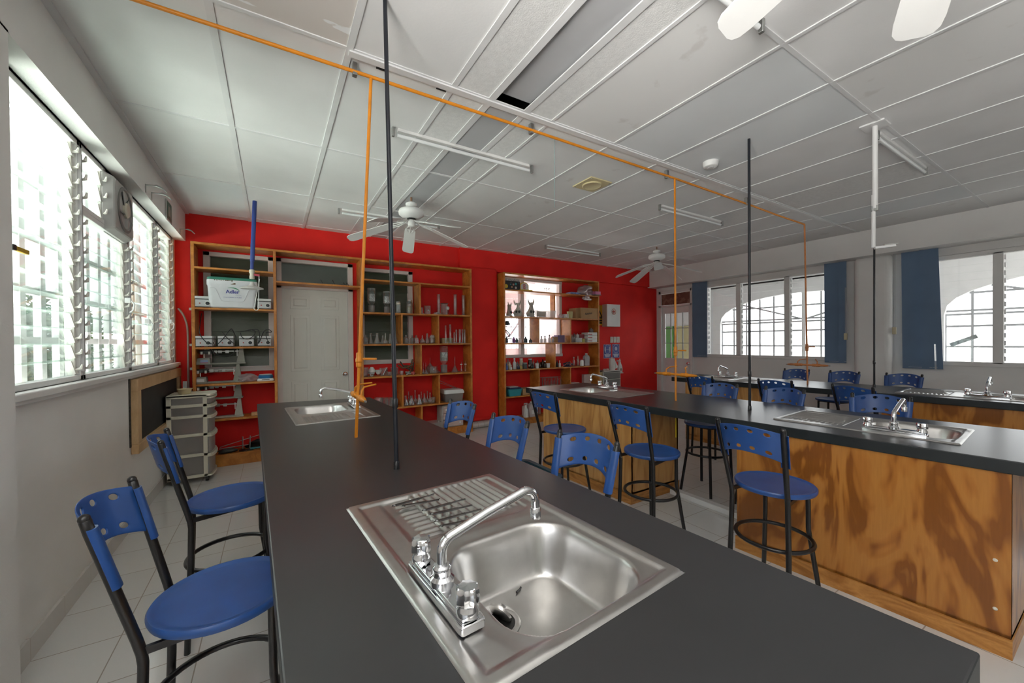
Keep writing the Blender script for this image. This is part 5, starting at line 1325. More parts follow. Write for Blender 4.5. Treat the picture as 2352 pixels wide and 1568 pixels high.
tm = MB().join(text_mesh('Fabuloso', .052, .0005, .0012, .25), mat_face((-.03,-.1262,.098)) @ Matrix.Rotation(R(9),4,'Z')); tm.build('printed_lettering', col('print_black', (.03,.03,.03), .6), t, smooth=None)
tm = MB().join(text_mesh('48 piezas', .014, .0004), mat_face((.02,-.1258,.055))); 
# third row
def vial(px, z, r, h, mt, lab, y=5.68, lid=None, group=S2, kind='reagent_bottle', prof=None):
    return vessel(kind, (prof or P_bottle)(r, h), lab, 'bottle', (at2(px, y), y, z), group, mat=mt, lid=lid, n=14)
z = 1.40
DK = col('dark_teal_glass', (.03,.05,.06), .2); VI = col('violet_tint', (.22,.05,.24), .35)
vial(1163, z, .026, .11, DK, 'dark bottle nearest the side panel in the bright window bay')
vial(1170, z, .03, .12, M_['glass'], 'clear bottle second in the bright window bay', 5.74)
vial(1180, z, .028, .105, VI, 'violet bottle silhouetted in the bright window bay')
vial(1187, z, .026, .085, DK, 'short dark bottle beside the violet one')
vial(1194, z, .028, .12, M_['glass'], 'clear flask-like bottle in the middle of the bright window bay', 5.75)
vial(1207, z, .035, .105, DK, 'dark square-shouldered bottle in the bright window bay')
vial(1218, z, .03, .075, DK, 'low dark bottle before the divider of the bright window bay')
cable([on_y(1161,757,5.7),on_y(1168,764,5.7),on_y(1171,770,5.7),on_y(1164,775,5.7),on_y(1161,783,5.72)], 'dark curved tube against the side panel of the small bookcase', .008, DK)
lump('retort_bulb', 'dark pointed rubber bulb hanging at the side panel', 'rubber bulb', (at2(1164,5.66), 5.66, 1.70), .045, (1,.6,.9), DK, 51, .5)
vial(1236, z, .024, .10, DK, 'dark bottle squeezed beside the left-hand divider, middle bay')
for k, (px, h) in enumerate(((1243.5,.095),(1251.5,.10),(1262,.118),(1270,.092))):
    vial(px, z, .025, h, M_['frost'], 'clear dropper bottle with dark cap, %s in the middle bay' % ORD[k+1], 5.69, lid=(cap(.011, h*.97, .022), BK))
boxy('brown_box', 'small brown box beside the dropper bottles', 'box', 1273, 1281, z, .10, CB2, 5.66, 5.76)
boxy('purple_box', 'dull purple box behind the small brown box', 'box', 1281, 1297, z, .135, col('purple_box', (.2,.15,.27), .6), 5.70, 5.82)
for k, (px, h, r, m) in enumerate(((1314,.15,.024,M_['frost']),(1318.5,.17,.022,M_['frost']),(1326,.165,.024,WH))):
    vial(px, z, r, h, m, 'pale bottle %s in the box bay of the small bookcase' % ORD[k+1], 5.69+.03*(k%2))
boxy('blue_cap_vial_box', 'thin clear box holding a blue-capped vial', 'box', 1322, 1337, z, .085, M_['frost'], 5.63, 5.66)
vial(1328, z+.004, .014, .07, col('vial_blue', (.05,.08,.35), .4), 'blue vial standing in the thin clear box', 5.645, kind='blue_vial')
boxy('red_box', 'tall dark red box with a white panel, third row', 'box', 1332, 1342, z, .155, col('box_red', (.33,.03,.04), .5), 5.70, 5.80)
boxy('white_carton', 'narrow white carton next to the red box', 'carton', 1324, 1331, z, .15, WH, 5.72, 5.80)
boxy('yellow_tin', 'small mustard yellow tin before the stacked white boxes', 'tin', 1338, 1344, z, .07, col('tin_yellow', (.38,.33,.04), .4), 5.63, 5.68)
for k in range(3):
    a, b = at2(1350,5.62), at2(1372,5.62)
    t = thing('white_stacked_box', 'white box with red stripe on its side, %s of the stack of three' % ['lowest','middle','topmost'][k], 'box', ((a+b)/2, 5.71, z+.0635*k), 0, 'three stacked white boxes')
    MB().box(-(b-a)/2,(b-a)/2,-.09,.09,.0005,.062).build('carton', WH, t, smooth=None, bevel=.005)
    MB().box(-(b-a)/2+.008,-.012,-.0912,-.09,.018,.032).build('red_stripe', col('stripe_red', (.4,.05,.04)), t, smooth=None)
vial(1358, z+.192, .042, .085, M_['frost'], 'clear stoppered bottle on top of the three white boxes', 5.72)
# fourth row
z = .95
LBL = {'w': WH, 'f': M_['frost'], 'g': M_['glass'], 'd': DB, 'b': BK}
row4 = [(1162,.03,.10,'blue','bottle with blue and red label nearest the side panel',5.64),(1166,.034,.17,'f','tall clear bottle behind the blue-labelled one',5.76),(1170,.028,.135,'c','cream bottle with red cap',5.68),(1173,.02,.06,'w','tiny white bottle with a red mark',5.63),(1181,.032,.175,'w2','tall white translucent bottle with writing',5.66),
 (1188,.03,.12,'f','clear bottle behind the dark can',5.77),(1190,.026,.075,'n','small dark navy can',5.64),(1196.5,.032,.165,'c2','tall beige jar with pale lid',5.74),(1196,.022,.07,'y','small yellow-topped box',5.63),(1205,.042,.09,'dk','wide dark jar with cloudy glass',5.68),
 (1217,.036,.155,'d2','tall dark jar with white label',5.73),(1224.5,.02,.155,'g','thin clear bottle behind the black bottle',5.78),(1221.5,.04,.10,'bw','round black and white bottle in front',5.64),(1233,.036,.085,'cup','white paper cup with pale bottle behind it',5.64),(1234,.03,.13,'f','cloudy bottle behind the first paper cup',5.76),
 (1240.5,.022,.10,'d','dark bottle between the paper cups',5.70),(1246,.032,.145,'d','tall dark bottle behind the others',5.77),(1251,.030,.11,'dw','dark bottle with white cap before the second cup',5.66),(1258.5,.036,.08,'cup','second white paper cup, beside the divider',5.63),
 (1279,.022,.125,'b','black bottle just past the divider',5.66),(1285,.02,.105,'w','white bottle just past the black one',5.64),(1317.5,.024,.16,'g','clear bottle with white cap in the roomy bay',5.68),(1327,.028,.19,'g','tall clear bottle with paper label',5.72),(1336,.036,.115,'rw','white jar with red lid',5.68)]
MT = {'blue': col('lab_blue', (.06,.12,.38), .4), 'c': col('cream_bottle', (.58,.52,.40), .45), 'c2': col('beige_jar', (.56,.50,.40), .5), 'n': col('navy_can', (.05,.05,.10), .4), 'y': col('yellow_small', (.55,.40,.12), .5), 'dk': col('cloudy_dark', (.12,.14,.14), .25), 'd2': DB, 'bw': BK, 'cup': WH, 'dw': DB, 'rw': WH, 'w2': col('milky_white', (.66,.67,.68), .4)}
for k, (px, r, h, m, lb, y) in enumerate(row4):
    mt = MT.get(m) or LBL[m]; lid = None; pf = P_bottle
    if m in ('c','rw'): lid = (cap(r*.5 if m == 'c' else r*.95, h*.97, .018), col('cap_red', (.5,.03,.04), .4))
    if m in ('w2','dw','w') or 'white cap' in lb: lid = (cap(r*.5, h*.97, .016), WH)
    if m in ('c2','d2','dk','rw'): pf = P_jar; lid = lid or (cap(r*.95, h*.97, .016), WH if m == 'c2' else col('lid_grey', (.35,.36,.35)))
    if m == 'cup': pf = P_cup
    if m == 'bw': pf = P_round
    r *= 1.0; t = vessel('paper_cup' if m == 'cup' else 'supply_jar' if pf is P_jar else 'supply_bottle', pf(r, h), lb + ', fourth row', 'cup' if m == 'cup' else 'jar' if pf is P_jar else 'bottle', (at2(px, y), y, z), 'bottles and jars on the fourth row', mat=mt, lid=lid, n=16)
    if m in ('bw','d2','d'):
        lb_ = MB().lathe([(r*1.012, h*.2),(r*1.012, h*.42)], (0,0,0), 16)
        if t.type == 'EMPTY': lb_.build('paper_label', WH, t)
lump('wire_heap', 'heap of coiled dark wires with red ends on the fourth row', 'wires', (at2(1305,5.70), 5.71, z), .055, (1.5,.8,.8), col('wire_dark', (.06,.06,.12), .5, var=.6, nscale=30), 61, .6)
for k, (pts, c) in enumerate(((((1290,845),(1297,838),(1306,834),(1313,840)), (.5,.05,.04)), (((1289,843),(1300,836),(1309,829),(1311,838)), (.5,.2,.05)), (((1293,838),(1301,841),(1312,842),(1316,846)), (.05,.08,.3)))):
    cable([on_y(px, py, 5.64) for px, py in pts], ['red','orange','blue'][k] + ' thin wire trailing from the heap on the fourth row', .0035, col('wire_%d' % k, c, .4))
t = thing('jug', 'grey translucent plastic jug at the end of the fourth row', 'jug', (at2(1347,5.68), 5.69, z))
loft(MB(), [rr_loop(.055,.045,.02,0), rr_loop(.058,.048,.02,.15), rr_loop(.05,.04,.02,.185), rr_loop(.022,.02,.012,.205), rr_loop(.022,.02,.012,.22)]).build('body', col('jug_grey', (.40,.38,.40), .4), t, smooth=40)
MB().tube([(.045,0,.19),(.068,0,.175),(.07,0,.12),(.055,0,.10)], .009, 8).build('handle', col('jug_grey', (.4,.38,.4)), t)
MB().lathe(cap(.024,.215,.018), (0,0,0), 14).build('cap', WH, t)
# fifth row
z = .50
t = thing('turquoise_basket', 'turquoise plastic basket with a dark folder on top, fifth row', 'basket', ((at2(1166,5.62)+at2(1198,5.62))/2, 5.70, z))
w = at2(1198,5.62)-at2(1166,5.62)
loft(MB(), [rr_loop(w*.42,.09,.02,0), rr_loop(w*.48,.10,.02,.10), rr_loop(w*.52,.105,.02,.112), rr_loop(w*.52,.105,.02,.12)], True, True).build('basket_body', col('turquoise', (.03,.30,.36), .4), t, smooth=40)
tm = MB().join(text_mesh('UTILES', .025, .0005), mat_face((0,-.1005,.045))); 
o = MB().box(-.11,.12,-.085,.085,0,.022).build('dark_folder', col('folder_navy', (.03,.04,.11), .5), smooth=None, bevel=.003); o.location = (t.location.x, 5.70, z+.122); tag(o, 'dark navy folder lying on the turquoise basket', 'folder'); 
o2 = MB().box(-.09,.08,-.07,.07,0,.012).build('paper_pad', col('paper_pad', (.6,.52,.48), .7), smooth=None); o2.location = (t.location.x-.01, 5.70, z+.146); tag(o2, 'pale paper pad on top of the navy folder', 'paper pad')
boxy('open_carton', 'open brown carton beside the turquoise basket', 'carton', 1200, 1231, z, .115, CB, 5.62, 5.80)
def rack(px0, px1, zz, h, y, lab, mt):
    a, b = at2(px0, y), at2(px1, y); t = thing('dish_rack', lab, 'rack', ((a+b)/2, y, zz), 0, 'grey dish racks')
    w = b-a; f = MB()
    for yy in (-.05, .05):
        f.tube([(-w/2,yy,.006),(w/2,yy,.006),(w/2,yy,h),(-w/2,yy,h)], .004, 6, True)
    f.build('frame', mt, t)
    p = MB()
    for k in range(13):
        x = -w/2+w*(k+.5)/13; p.tube([(x,.048,.008),(x,.048,h-.003)], .0035, 6); p.tube([(x,-.048,.008),(x,-.05,h*.75),(x,-.03,h*.9)], .0035, 6)
    p.build('rack_rib', mt, t)
rack(1248, 1284, z, .13, 5.64, 'grey ribbed dish rack in front, middle of the fifth row', col('rack_grey', (.42,.37,.34), .5))
rack(1241, 1284, z+.002, .255, 5.80, 'taller dish rack standing behind the first one', col('rack_grey2', (.30,.27,.26), .5))
for k in range(3):
    boxy('white_tray', 'shallow white tray, %s of the pile on the fifth row' % ['lowest','middle','topmost, pushed back'][k], 'tray', 1312-(1 if k==2 else 0), 1346-(16 if k==2 else 0), z+.125*0+.05+.03*k, .025, col('tray_white', (.66,.63,.60), .5), 5.63+.02*k, 5.82, group='pile of white trays')
boxy('tray_support_box', 'low pale box under the pile of white trays', 'box', 1313, 1345, z, .049, col('support_box', (.5,.48,.46)), 5.65, 5.81)
boxy('white_binder', 'tall white binder standing at the end of the fifth row', 'binder', 1341, 1357, z, .27, col('binder_white', (.58,.48,.46), .6), 5.76, 5.83)
o = boxy('white_strip', 'narrow white board standing against the side panel, fifth row', 'board', 1159.5, 1161.5, z, .21, WH, 5.62, 5.64)
# bottom row jugs
z = .11
t = thing('jug', 'white lidded jug with a label on the bottom row of the small bookcase', 'jug', (at2(1222,5.66), 5.68, z))
loft(MB(), [rr_loop(.085,.075,.03,0), rr_loop(.088,.078,.03,.16), rr_loop(.07,.06,.03,.21), rr_loop(.03,.03,.02,.23)]).build('body', col('jug_pinkish', (.55,.47,.46), .45), t, smooth=40)
MB().lathe(cap(.034,.23,.022), (0,0,0), 14).build('cap', WH, t); MB().box(-.06,.06,-.0795,-.076,.05,.12).build('paper_label', WH, t, smooth=None)
t = thing('spray_jug', 'slim white bottle with a pointed nozzle beside the jug, bottom row', 'bottle', (at2(1208,5.64), 5.66, z))
MB().lathe([(.001,0),(.045,0),(.047,.01),(.045,.12),(.02,.16),(.008,.22),(.001,.222)], (0,0,0), 16).build('body', WH, t)
t = thing('handle_jug', 'white container with open handle behind the jug, bottom row', 'jug', (at2(1206,5.78), 5.79, z))
loft(MB(), [rr_loop(.05,.05,.02,0), rr_loop(.05,.05,.02,.15), rr_loop(.04,.04,.02,.17)]).build('body', WH, t, smooth=40); MB().tube([(-.03,-.01,.165),(-.03,-.01,.215),(.03,-.01,.215),(.03,-.01,.165)], .01, 8).build('handle', WH, t)
vessel('glass_jar', P_jar(.05, .18), 'clear jar at the dark end of the bottom row', 'jar', (at2(1236,5.7), 5.72, z), None, lid=(cap(.045,.175,.015), col('lid_grey', (.35,.36,.35))))

# ================================================================== RED WALL FITTINGS
def on_wall(px0, py0, px1, py1, y=YW): a, b = on_y(px0, py0, y), on_y(px1, py1, y); return a.x, b.x, b.z, a.z
x0, x1, z0, z1 = on_wall(1394, 698, 1424, 750, 5.76)
t = thing('first_aid_cabinet', 'white wall cabinet with a small red cross in a circle', 'first aid cabinet', ((x0+x1)/2, YW, (z0+z1)/2))
w, h = x1-x0, z1-z0
MB().box(-w/2,w/2,-.13,0,-h/2,h/2).build('cabinet_body', col('cabinet_cream', (.62,.55,.52), .4), t, smooth=None, bevel=.003)
d = MB().box(-w/2-.002,w/2+.002,-.148,-.131,-h/2,h/2).build('door', M_['white'], t, smooth=None, bevel=.003)
ring = MB().tube([(.055*math.cos(2*PI*k/28), -.150, h*.17+.06*math.sin(2*PI*k/28)) for k in range(28)], .005, 6, True)
ring.build('circle_mark', col('aid_orange', (.6,.22,.12), .5), d)
MB().box(-.012,.012,-.151,-.149,h*.17-.042,h*.17+.042).box(-.04,.04,-.151,-.149,h*.17-.012,h*.17+.012).build('cross_mark', col('aid_red', (.6,.1,.06), .5), d, smooth=None)
x0, x1, z0, z1 = on_wall(1360, 700, 1384, 747)
t = thing('warning_sign', 'yellow warning sign with a black triangle, half behind the bookcase', 'sign', ((x0+x1)/2, YW-.004, (z0+z1)/2))
w, h = x1-x0, z1-z0
MB().box(-w/2,w/2,-.004,.003,-h/2,h/2).build('sign_plate', col('sign_yellow', (.66,.35,.01), .45), t, smooth=None, bevel=.002)
tr = MB(); tri = [(-w*.42,-h*.1),(w*.42,-h*.1),(0,h*.42)]
for k in range(3):
    a, b = tri[k], tri[(k+1)%3]; tr.bar((a[0],-.006,a[1]), (b[0],-.006,b[1]), .004, .022)
tr.bar((0,-.006,-h*.02),(0,-.006,h*.2), .004,.02)
tr.build('triangle_mark', BK, t, smooth=None)
MB().box(-w*.42,w*.42,-.006,-.004,-h*.17,-h*.145).box(-w*.42,w*.42,-.006,-.004,-h*.3,-h*.22).box(-w*.1,w*.42,-.006,-.004,-h*.42,-h*.34).build('text_bar_marking', BK, t, smooth=None)
for k, px in enumerate((1404.5, 1412, 1419.5)):
    x0, x1, z0, z1 = on_wall(px-3.3, 773, px+3.3, 787)
    t = thing('light_switch', 'cream double light switch plate above the blue notices, %s of three' % ['nearest the cabinets','middle one','nearest the door'][k], 'light switch', ((x0+x1)/2, YW, (z0+z1)/2), 0, 'light switches on the red wall')
    w, h = (x1-x0), z1-z0
    MB().box(-w/2,w/2,-.012,0,-h/2,h/2).build('plate', col('switch_cream', (.72,.69,.62), .4), t, smooth=None, bevel=.006)
    for s in (-1, 1): MB().box(-w*.2,w*.2,-.017,-.011,s*h*.2-h*.11,s*h*.2+h*.11).build('rocker', col('switch_cream', (.7,.67,.6)), t, smooth=None, bevel=.002)
NB = col('notice_blue', (.07,.09,.36), .45); NW = col('notice_pale', (.55,.58,.72), .5)
for k, (p0, p1) in enumerate((((1386,791),(1403.5,822)), ((1406,790),(1422.5,821)))):
    x0, x1, z0, z1 = on_wall(*p0, *p1)
    t = thing('blue_notice', 'blue safety notice showing ' + ('two standing figures with arrows between' if k == 0 else 'a head with a face mask'), 'notice', ((x0+x1)/2, YW-.002, (z0+z1)/2), 0, 'blue notices on the red wall')
    w, h = x1-x0, z1-z0
    MB().box(-w/2,w/2,-.003,.001,-h/2,h/2).build('plate', NW, t, smooth=None)
    MB().box(-w*.47,w*.47,-.004,-.003,-h*.48,h*.48).build('blue_field', NB, t, smooth=None)
    MB().tube([(w*.40*math.cos(2*PI*j/32), -.0045, h*.16+w*.42*math.sin(2*PI*j/32)) for j in range(32)], .005, 6, True).build('ring_mark', NW, t)
    m = MB()
    if k == 0:
        for s in (-1, 1):
            m.box(s*w*.27-.014,s*w*.27+.014,-.0055,-.004,h*.05,h*.22); m.box(s*w*.27-.010,s*w*.27+.010,-.0055,-.004,-.02*h,h*.05); m.lathe([(.014,0),(.001,.0008)], (0,0,0), 12, Matrix.Translation((s*w*.27,-.0045,h*.27)) @ Matrix.Rotation(R(90),4,'X'))
        m.box(-w*.15,w*.15,-.0055,-.004,h*.12,h*.145)
    else:
        m.lathe([(.038,0),(.001,.0008)], (0,0,0), 20, Matrix.Translation((0,-.0045,h*.17)) @ Matrix.Rotation(R(90),4,'X')); m.box(-.034,.034,-.0058,-.004,h*.04,h*.16)
    m.build('figure_mark', NW, t, smooth=None)
    for j in range(3): MB().box(-w*(.40-.06*j),w*(.40-.06*j),-.0055,-.004,-h*(.24+.075*j)-.011,-h*(.24+.075*j)+.011).build('text_bar_marking', NW, t, smooth=None)
# drawer unit by the small bookcase, paper roll, spray bottle, wooden box
x0, x1 = on_y(1386, 850, 5.6).x, on_y(1425, 850, 5.6).x; zt = on_y(1405, 851, 5.6).z
t = thing('drawer_tower', 'clear plastic drawer unit with white frame next to the small bookcase', 'drawer unit', ((x0+x1)/2, 5.72, 0))
w = x1-x0
DT = col('tower_white', (.66,.64,.6))
MB().box(-w/2,w/2,-.12,.16,zt-.015,zt).box(-w/2,-w/2+.012,-.12,.16,0,zt).box(w/2-.012,w/2,-.12,.16,0,zt).box(-w/2,w/2,.15,.16,0,zt).box(-w/2,w/2,-.12,.16,0,.01).build('casing', DT, t, smooth=None)
nd = 6
for k in range(nd):
    hh = (zt-.03)/nd; d = MB().box(-w/2+.015,w/2-.015,-.125,.13,.012+hh*k,hh*(k+1)).build('drawer', M_['fog'], t, smooth=None, bevel=.004)
    MB().box(-w/2+.01,w/2-.01,-.135,-.12,hh*(k+1)-.012,hh*(k+1)).build('drawer_lip', DT, d, smooth=None, bevel=.003)
xr_ = on_y(1407, 840, 5.68).x
t = thing('paper_towel_roll', 'white paper towel roll standing on the clear drawer unit', 'paper roll', (xr_, 5.70, zt+.001))
MB().lathe([(.018,0),(.058,0),(.06,.004),(.06,.232),(.058,.236),(.018,.236),(.018,.20)], (0,0,0), 24).build('roll', col('paper_white', (.76,.74,.72), .8), t)
MB().add([(.04,-.045,.21),(.085,-.055,.12),(.12,-.06,.06),(.062,-.05,.03),(.05,-.03,.02),(.045,-.03,.21)], [(0,1,2,3),(0,3,4,5)]).build('loose_sheet', col('paper_white', (.76,.74,.72)), t, smooth=None)
MB().lathe([(.001,.23),(.014,.23),(.014,.262),(.001,.264)], (0,0,0), 12).build('core_knob', WH, t)
xs_ = on_y(1427, 840, 5.66).x
zs_ = on_y(1427, 855, 5.66).z
t = thing('spray_bottle', 'white spray bottle with brown label hooked at the edge of the drawer unit', 'spray bottle', (xs_, 5.70, zs_))
loft(MB(), [rr_loop(.05,.03,.015,0), rr_loop(.055,.032,.018,.07), rr_loop(.05,.03,.018,.12), rr_loop(.02,.018,.01,.19), rr_loop(.018,.016,.01,.215)]).build('bottle_body', WH, t, smooth=40)
MB().lathe([(.028,0),(.001,.001)], (0,0,0), 18, Matrix.Translation((0,-.0335,.06)) @ Matrix.Rotation(R(90),4,'X')).build('round_label', col('label_brown', (.28,.2,.14), .6), t)
MB().box(-.085,.02,-.012,.012,.222,.25).box(-.05,-.04,-.006,.006,.185,.222).build('trigger_head', col('trigger_pale', (.66,.55,.52), .4), t, smooth=None, bevel=.004)
MB().tube([(.0,0,.215),(.0,0,.28)], .012, 8).build('nozzle_neck', WH, t)
o = MB().box(x0-.005-(x0+x1)/2+.0, x1+.06-(x0+x1)/2, -.06, .06, zs_-.021, zs_-.002).build('wall_ledge', DT, t, smooth=None) if False else None
boxy('wooden_box_stand', 'tall pale wooden box between bookcase and drawer unit', 'box', 1376.5, 1383.5, 0, zt-.02, col('stand_wood', (.50,.38,.2), .7), 5.62, 5.80)
sh = MB().box(xs_-.06, xs_+.06, 5.66, YW, zs_-.02, zs_-.0015); tag(sh.build('wall_shelf', DT, smooth=None), 'tiny white wall ledge under the spray bottle', 'shelf')
for k, px in enumerate((1390, 1396)):
    lump('paper_wad', 'small crumpled wrapper on the drawer unit, ' + ('at the bookcase side' if k == 0 else 'before the paper roll'), 'wrapper', (on_y(px, 846, 5.66).x, 5.68, zt+.002), .03, (1.1,.8,.7), col('wad_pale', (.62,.5,.46), .6), 70+k, .5)
# ================================================================== LEFT WALL AND CORNER
t = thing('exhaust_fan', 'grey plastic exhaust fan set in the top of the louver windows', 'exhaust fan', (-.985, 3.95, 2.41))
loft(MB(), [[(-.03,-.225,-.19),(-.03,.225,-.19),(-.03,.225,.19),(-.03,-.225,.19)], [(.01,-.235,-.20),(.01,.235,-.20),(.01,.235,.20),(.01,-.235,.20)], [(.065,-.20,-.175),(.065,.20,-.175),(.065,.20,.175),(.065,-.20,.175)]][::-1]).build('fan_housing', col('fan_grey', (.42,.41,.40), .5), t, smooth=None, bevel=.012)
MR = Matrix.Translation((.066,0,0)) @ Matrix.Rotation(R(90),4,'Y')
MB().lathe([(.165,-.002),(.165,.006),(.145,.008),(.13,-.03),(.001,-.032)], (0,0,0), 32, MR).build('opening_ring', col('fan_grey_dark', (.20,.195,.19), .5), t, smooth=40)
bl = MB()
for k in range(5):
    M = Matrix.Translation((.055,0,0)) @ Matrix.Rotation(R(72*k+20),4,'X') @ Matrix.Rotation(R(28),4,'Z')
    bl.box(-.002,.002,-.045,.045,.04,.135,0,M)
bl.build('fan_blade', col('fan_blade_grey', (.30,.29,.28), .5), t, smooth=None)
MB().lathe([(.055,-.02),(.055,.012),(.045,.02),(.001,.022)], (0,0,0), 24, MR).build('hub', col('hub_cream', (.62,.58,.48), .4), t)
struct(MB().box(-1.03,-.99,3.78,4.235,2.205,2.24).build('trim_5', M_['white'], smooth=None))
struct(MB().box(-1.04,-1.03,3.78,4.235,2.23,2.63).build('trim_6', M_['white'], smooth=None))
def hook(y, z, x, lab):
    t = thing('wall_hook', lab, 'hook', (x, y, z), 0, 'dark iron hooks by the windows')
    MB().box(0,.004,-.008,.008,-.06,.005).build('backplate', M_['galv'], t, smooth=None)
    MB().tube([(0,0,0),(.05,.0,.004),(.07,0,.006),(.10,.01,-.004),(.125,.03,-.03)], [.005,.005,.009,.006,.003], 8).build('peg', M_['galv'], t)
hook(4.22, 2.705, XBL, 'iron hook on the beam, nearer the camera'); hook(4.40, 2.70, XBL, 'iron hook on the beam, just beyond the first hook'); hook(5.58, 2.69, XBL, 'iron hook on the beam end beside the red wall')
t = thing('exit_sign', 'small framed green sign high on the beam near the red wall', 'sign', (XBL, 5.0, 2.71))
MB().box(0,.012,-.11,.11,-.095,.10).build('frame', col('sign_frame', (.45,.46,.45), .4), t, smooth=None, bevel=.003)
MB().box(.011,.014,-.095,.095,-.08,.085).build('green_face', col('sign_green', (.05,.17,.12), .4), t, smooth=None)
MB().box(.0138,.0148,-.05,.03,-.045,.05).box(.0138,.0148,.045,.07,-.05,.04).build('pictogram_marking', col('sign_pale', (.3,.38,.34), .5), t, smooth=None)
# chalkboard
t = thing('chalkboard', 'small black chalkboard in a pale wooden frame under the louver windows', 'chalkboard', (XL, 5.0, .855))
y0, y1, z0, z1 = -.84, .86, -.295, .295; fw = .095
MB().box(.002,.022,y0+.03,y1-.03,z0+.03,z1-.03).build('writing_surface', col('slate_black', (.022,.023,.025), .55, var=.3), t, smooth=None)
MB().box(.002,.05,y0,y1,z1-fw,z1).build('frame_rail', M_['frame_w'], t, smooth=None, bevel=.004)
MB().box(.002,.05,y0,y1,z0,z0+fw*.8).build('frame_rail', M_['frame_w'], t, smooth=None, bevel=.004)
for a in (y0, y1-fw): MB().box(.002,.048,a,a+fw,z0+fw*.8,z1-fw).build('frame_stile', M_['frame_w'], t, smooth=None, bevel=.004)
tag(MB().box(XL+.001,XL+.007,4.13,4.158,.62,1.16).build('torn_strip_board', col('strip_black', (.04,.035,.03), .8, var=.9, nscale=40), smooth=None), 'dark torn strip on the wall at the near edge of the chalkboard', 'strip')
# white drawer cart in the corner
cz = on_x(378, 912, -.91).z
t = thing('drawer_cart', 'cream plastic five-drawer cart on castors in front of the chalkboard', 'drawer cart', (-.735, 5.28, 0))
CW = col('cart_cream', (.68,.65,.54), .4)
W2, D2 = .18, .19      # half sizes: drawers face +x
zb0, zt0 = .055, cz
lv = [zb0, zb0+.19, zb0+.375, zb0+.555, zb0+.665, zt0-.03]
sc_ = (zt0-.03-zb0)/.775; lv = [zb0, zb0+.205*sc_, zb0+.40*sc_, zb0+.58*sc_, zb0+.685*sc_, zt0-.03]
fr = MB()
for y in (-D2, D2-.02):
    fr.box(-W2,-W2+.04,y,y+.02,zb0,zt0-.02); fr.box(W2-.07,W2-.035,y,y+.02,zb0,zt0-.02)
    for z in lv: fr.box(-W2,W2-.035,y,y+.02,z-.002,z+.028)
fr.box(-W2,-W2+.006,-D2,D2,zb0,zt0-.02)
fr.build('cart_frame', CW, t, smooth=None, bevel=.003)
def bow(x, d, n=8): return [(x-.03,-d)] + [(x+.035*math.cos(R(-80+160*k/n)), d*math.sin(R(-80+160*k/n))) for k in range(n+1)] + [(x-.03,d)]
top = MB().prism([(-W2,-D2)] + bow(W2-.01, D2) + [(-W2,D2)], zt0-.022, zt0)
top.build('cart_top', CW, t, smooth=30, bevel=.004)
for k in range(5):
    a, b = lv[k]+.03, lv[k+1]-.003
    d = thing('drawer', None, None, (0,0,0)); 
    del d
    sd = MB(); pf = [(-W2+.02,-D2+.006)] + bow(W2-.03, D2-.006) + [(-W2+.02,D2-.006)]
    n = len(pf); sd.add([(x,y,a) for x,y in pf] + [(x,y,b) for x,y in pf], [(i,(i+1)%n,n+(i+1)%n,n+i) for i in range(n)] + [tuple(range(n-1,-1,-1))])
    dr = sd.build('drawer', M_['fog'], t, smooth=30)
    MB().prism([(x+.012 if i not in (0,) else x, y*1.02) for i,(x,y) in enumerate(bow(W2-.02, D2-.002))], b-.012, b+.004).build('drawer_rim', CW, dr, smooth=30)
    MB().prism([(W2-.035,-D2+.001)] + [(W2+.016+.035*math.cos(R(-80+160*q/8))*.9-.03, (D2)*math.sin(R(-80+160*q/8))) for q in range(9)] + [(W2-.035,D2-.001)], a-.028, a-.012).build('drawer_ledge', CW, dr, smooth=30)
for o in [o for o in bpy.data.objects if o.type == 'EMPTY' and o.name.startswith('drawer') and not o.children and o.get('label') is None]: bpy.data.objects.remove(o)
for sx in (-1, 1):
    for sy in (-1, 1):
        x, y = sx*(W2-.045), sy*(D2-.04)
        c = MB().cyl((x-.012,y,.026),(x+.012,y,.026), .026, 16).build('castor', BK, t, smooth=40)
        MB().box(x-.016,x+.016,y-.012,y+.012,.035,.057).build('castor_bracket', BK, c, smooth=None)
cc = [(0, .02, .10, (.35,.30,.27)), (1, 0, .07, (.45,.36,.27)), (2, .0, .05, (.50,.18,.17))]
for k, dx, hh, c in cc:
    MB().box(-.09,.06,-D2+.03,.06,lv[k]+.035,lv[k]+.035+hh).build('drawer_content', col('cart_content_%d' % k, c, .7, var=.5, nscale=12), t, smooth=None, bevel=.02)
vessel('cream_tub', [(.046,0),(.05,.004),(.056,.048),(.064,.05),(.064,.056)], 'small cream lidded tub on top of the drawer cart', 'tub', (-.785, 5.22, zt0+.001), None, mat=col('tub_cream', (.60,.50,.30), .5), n=24)
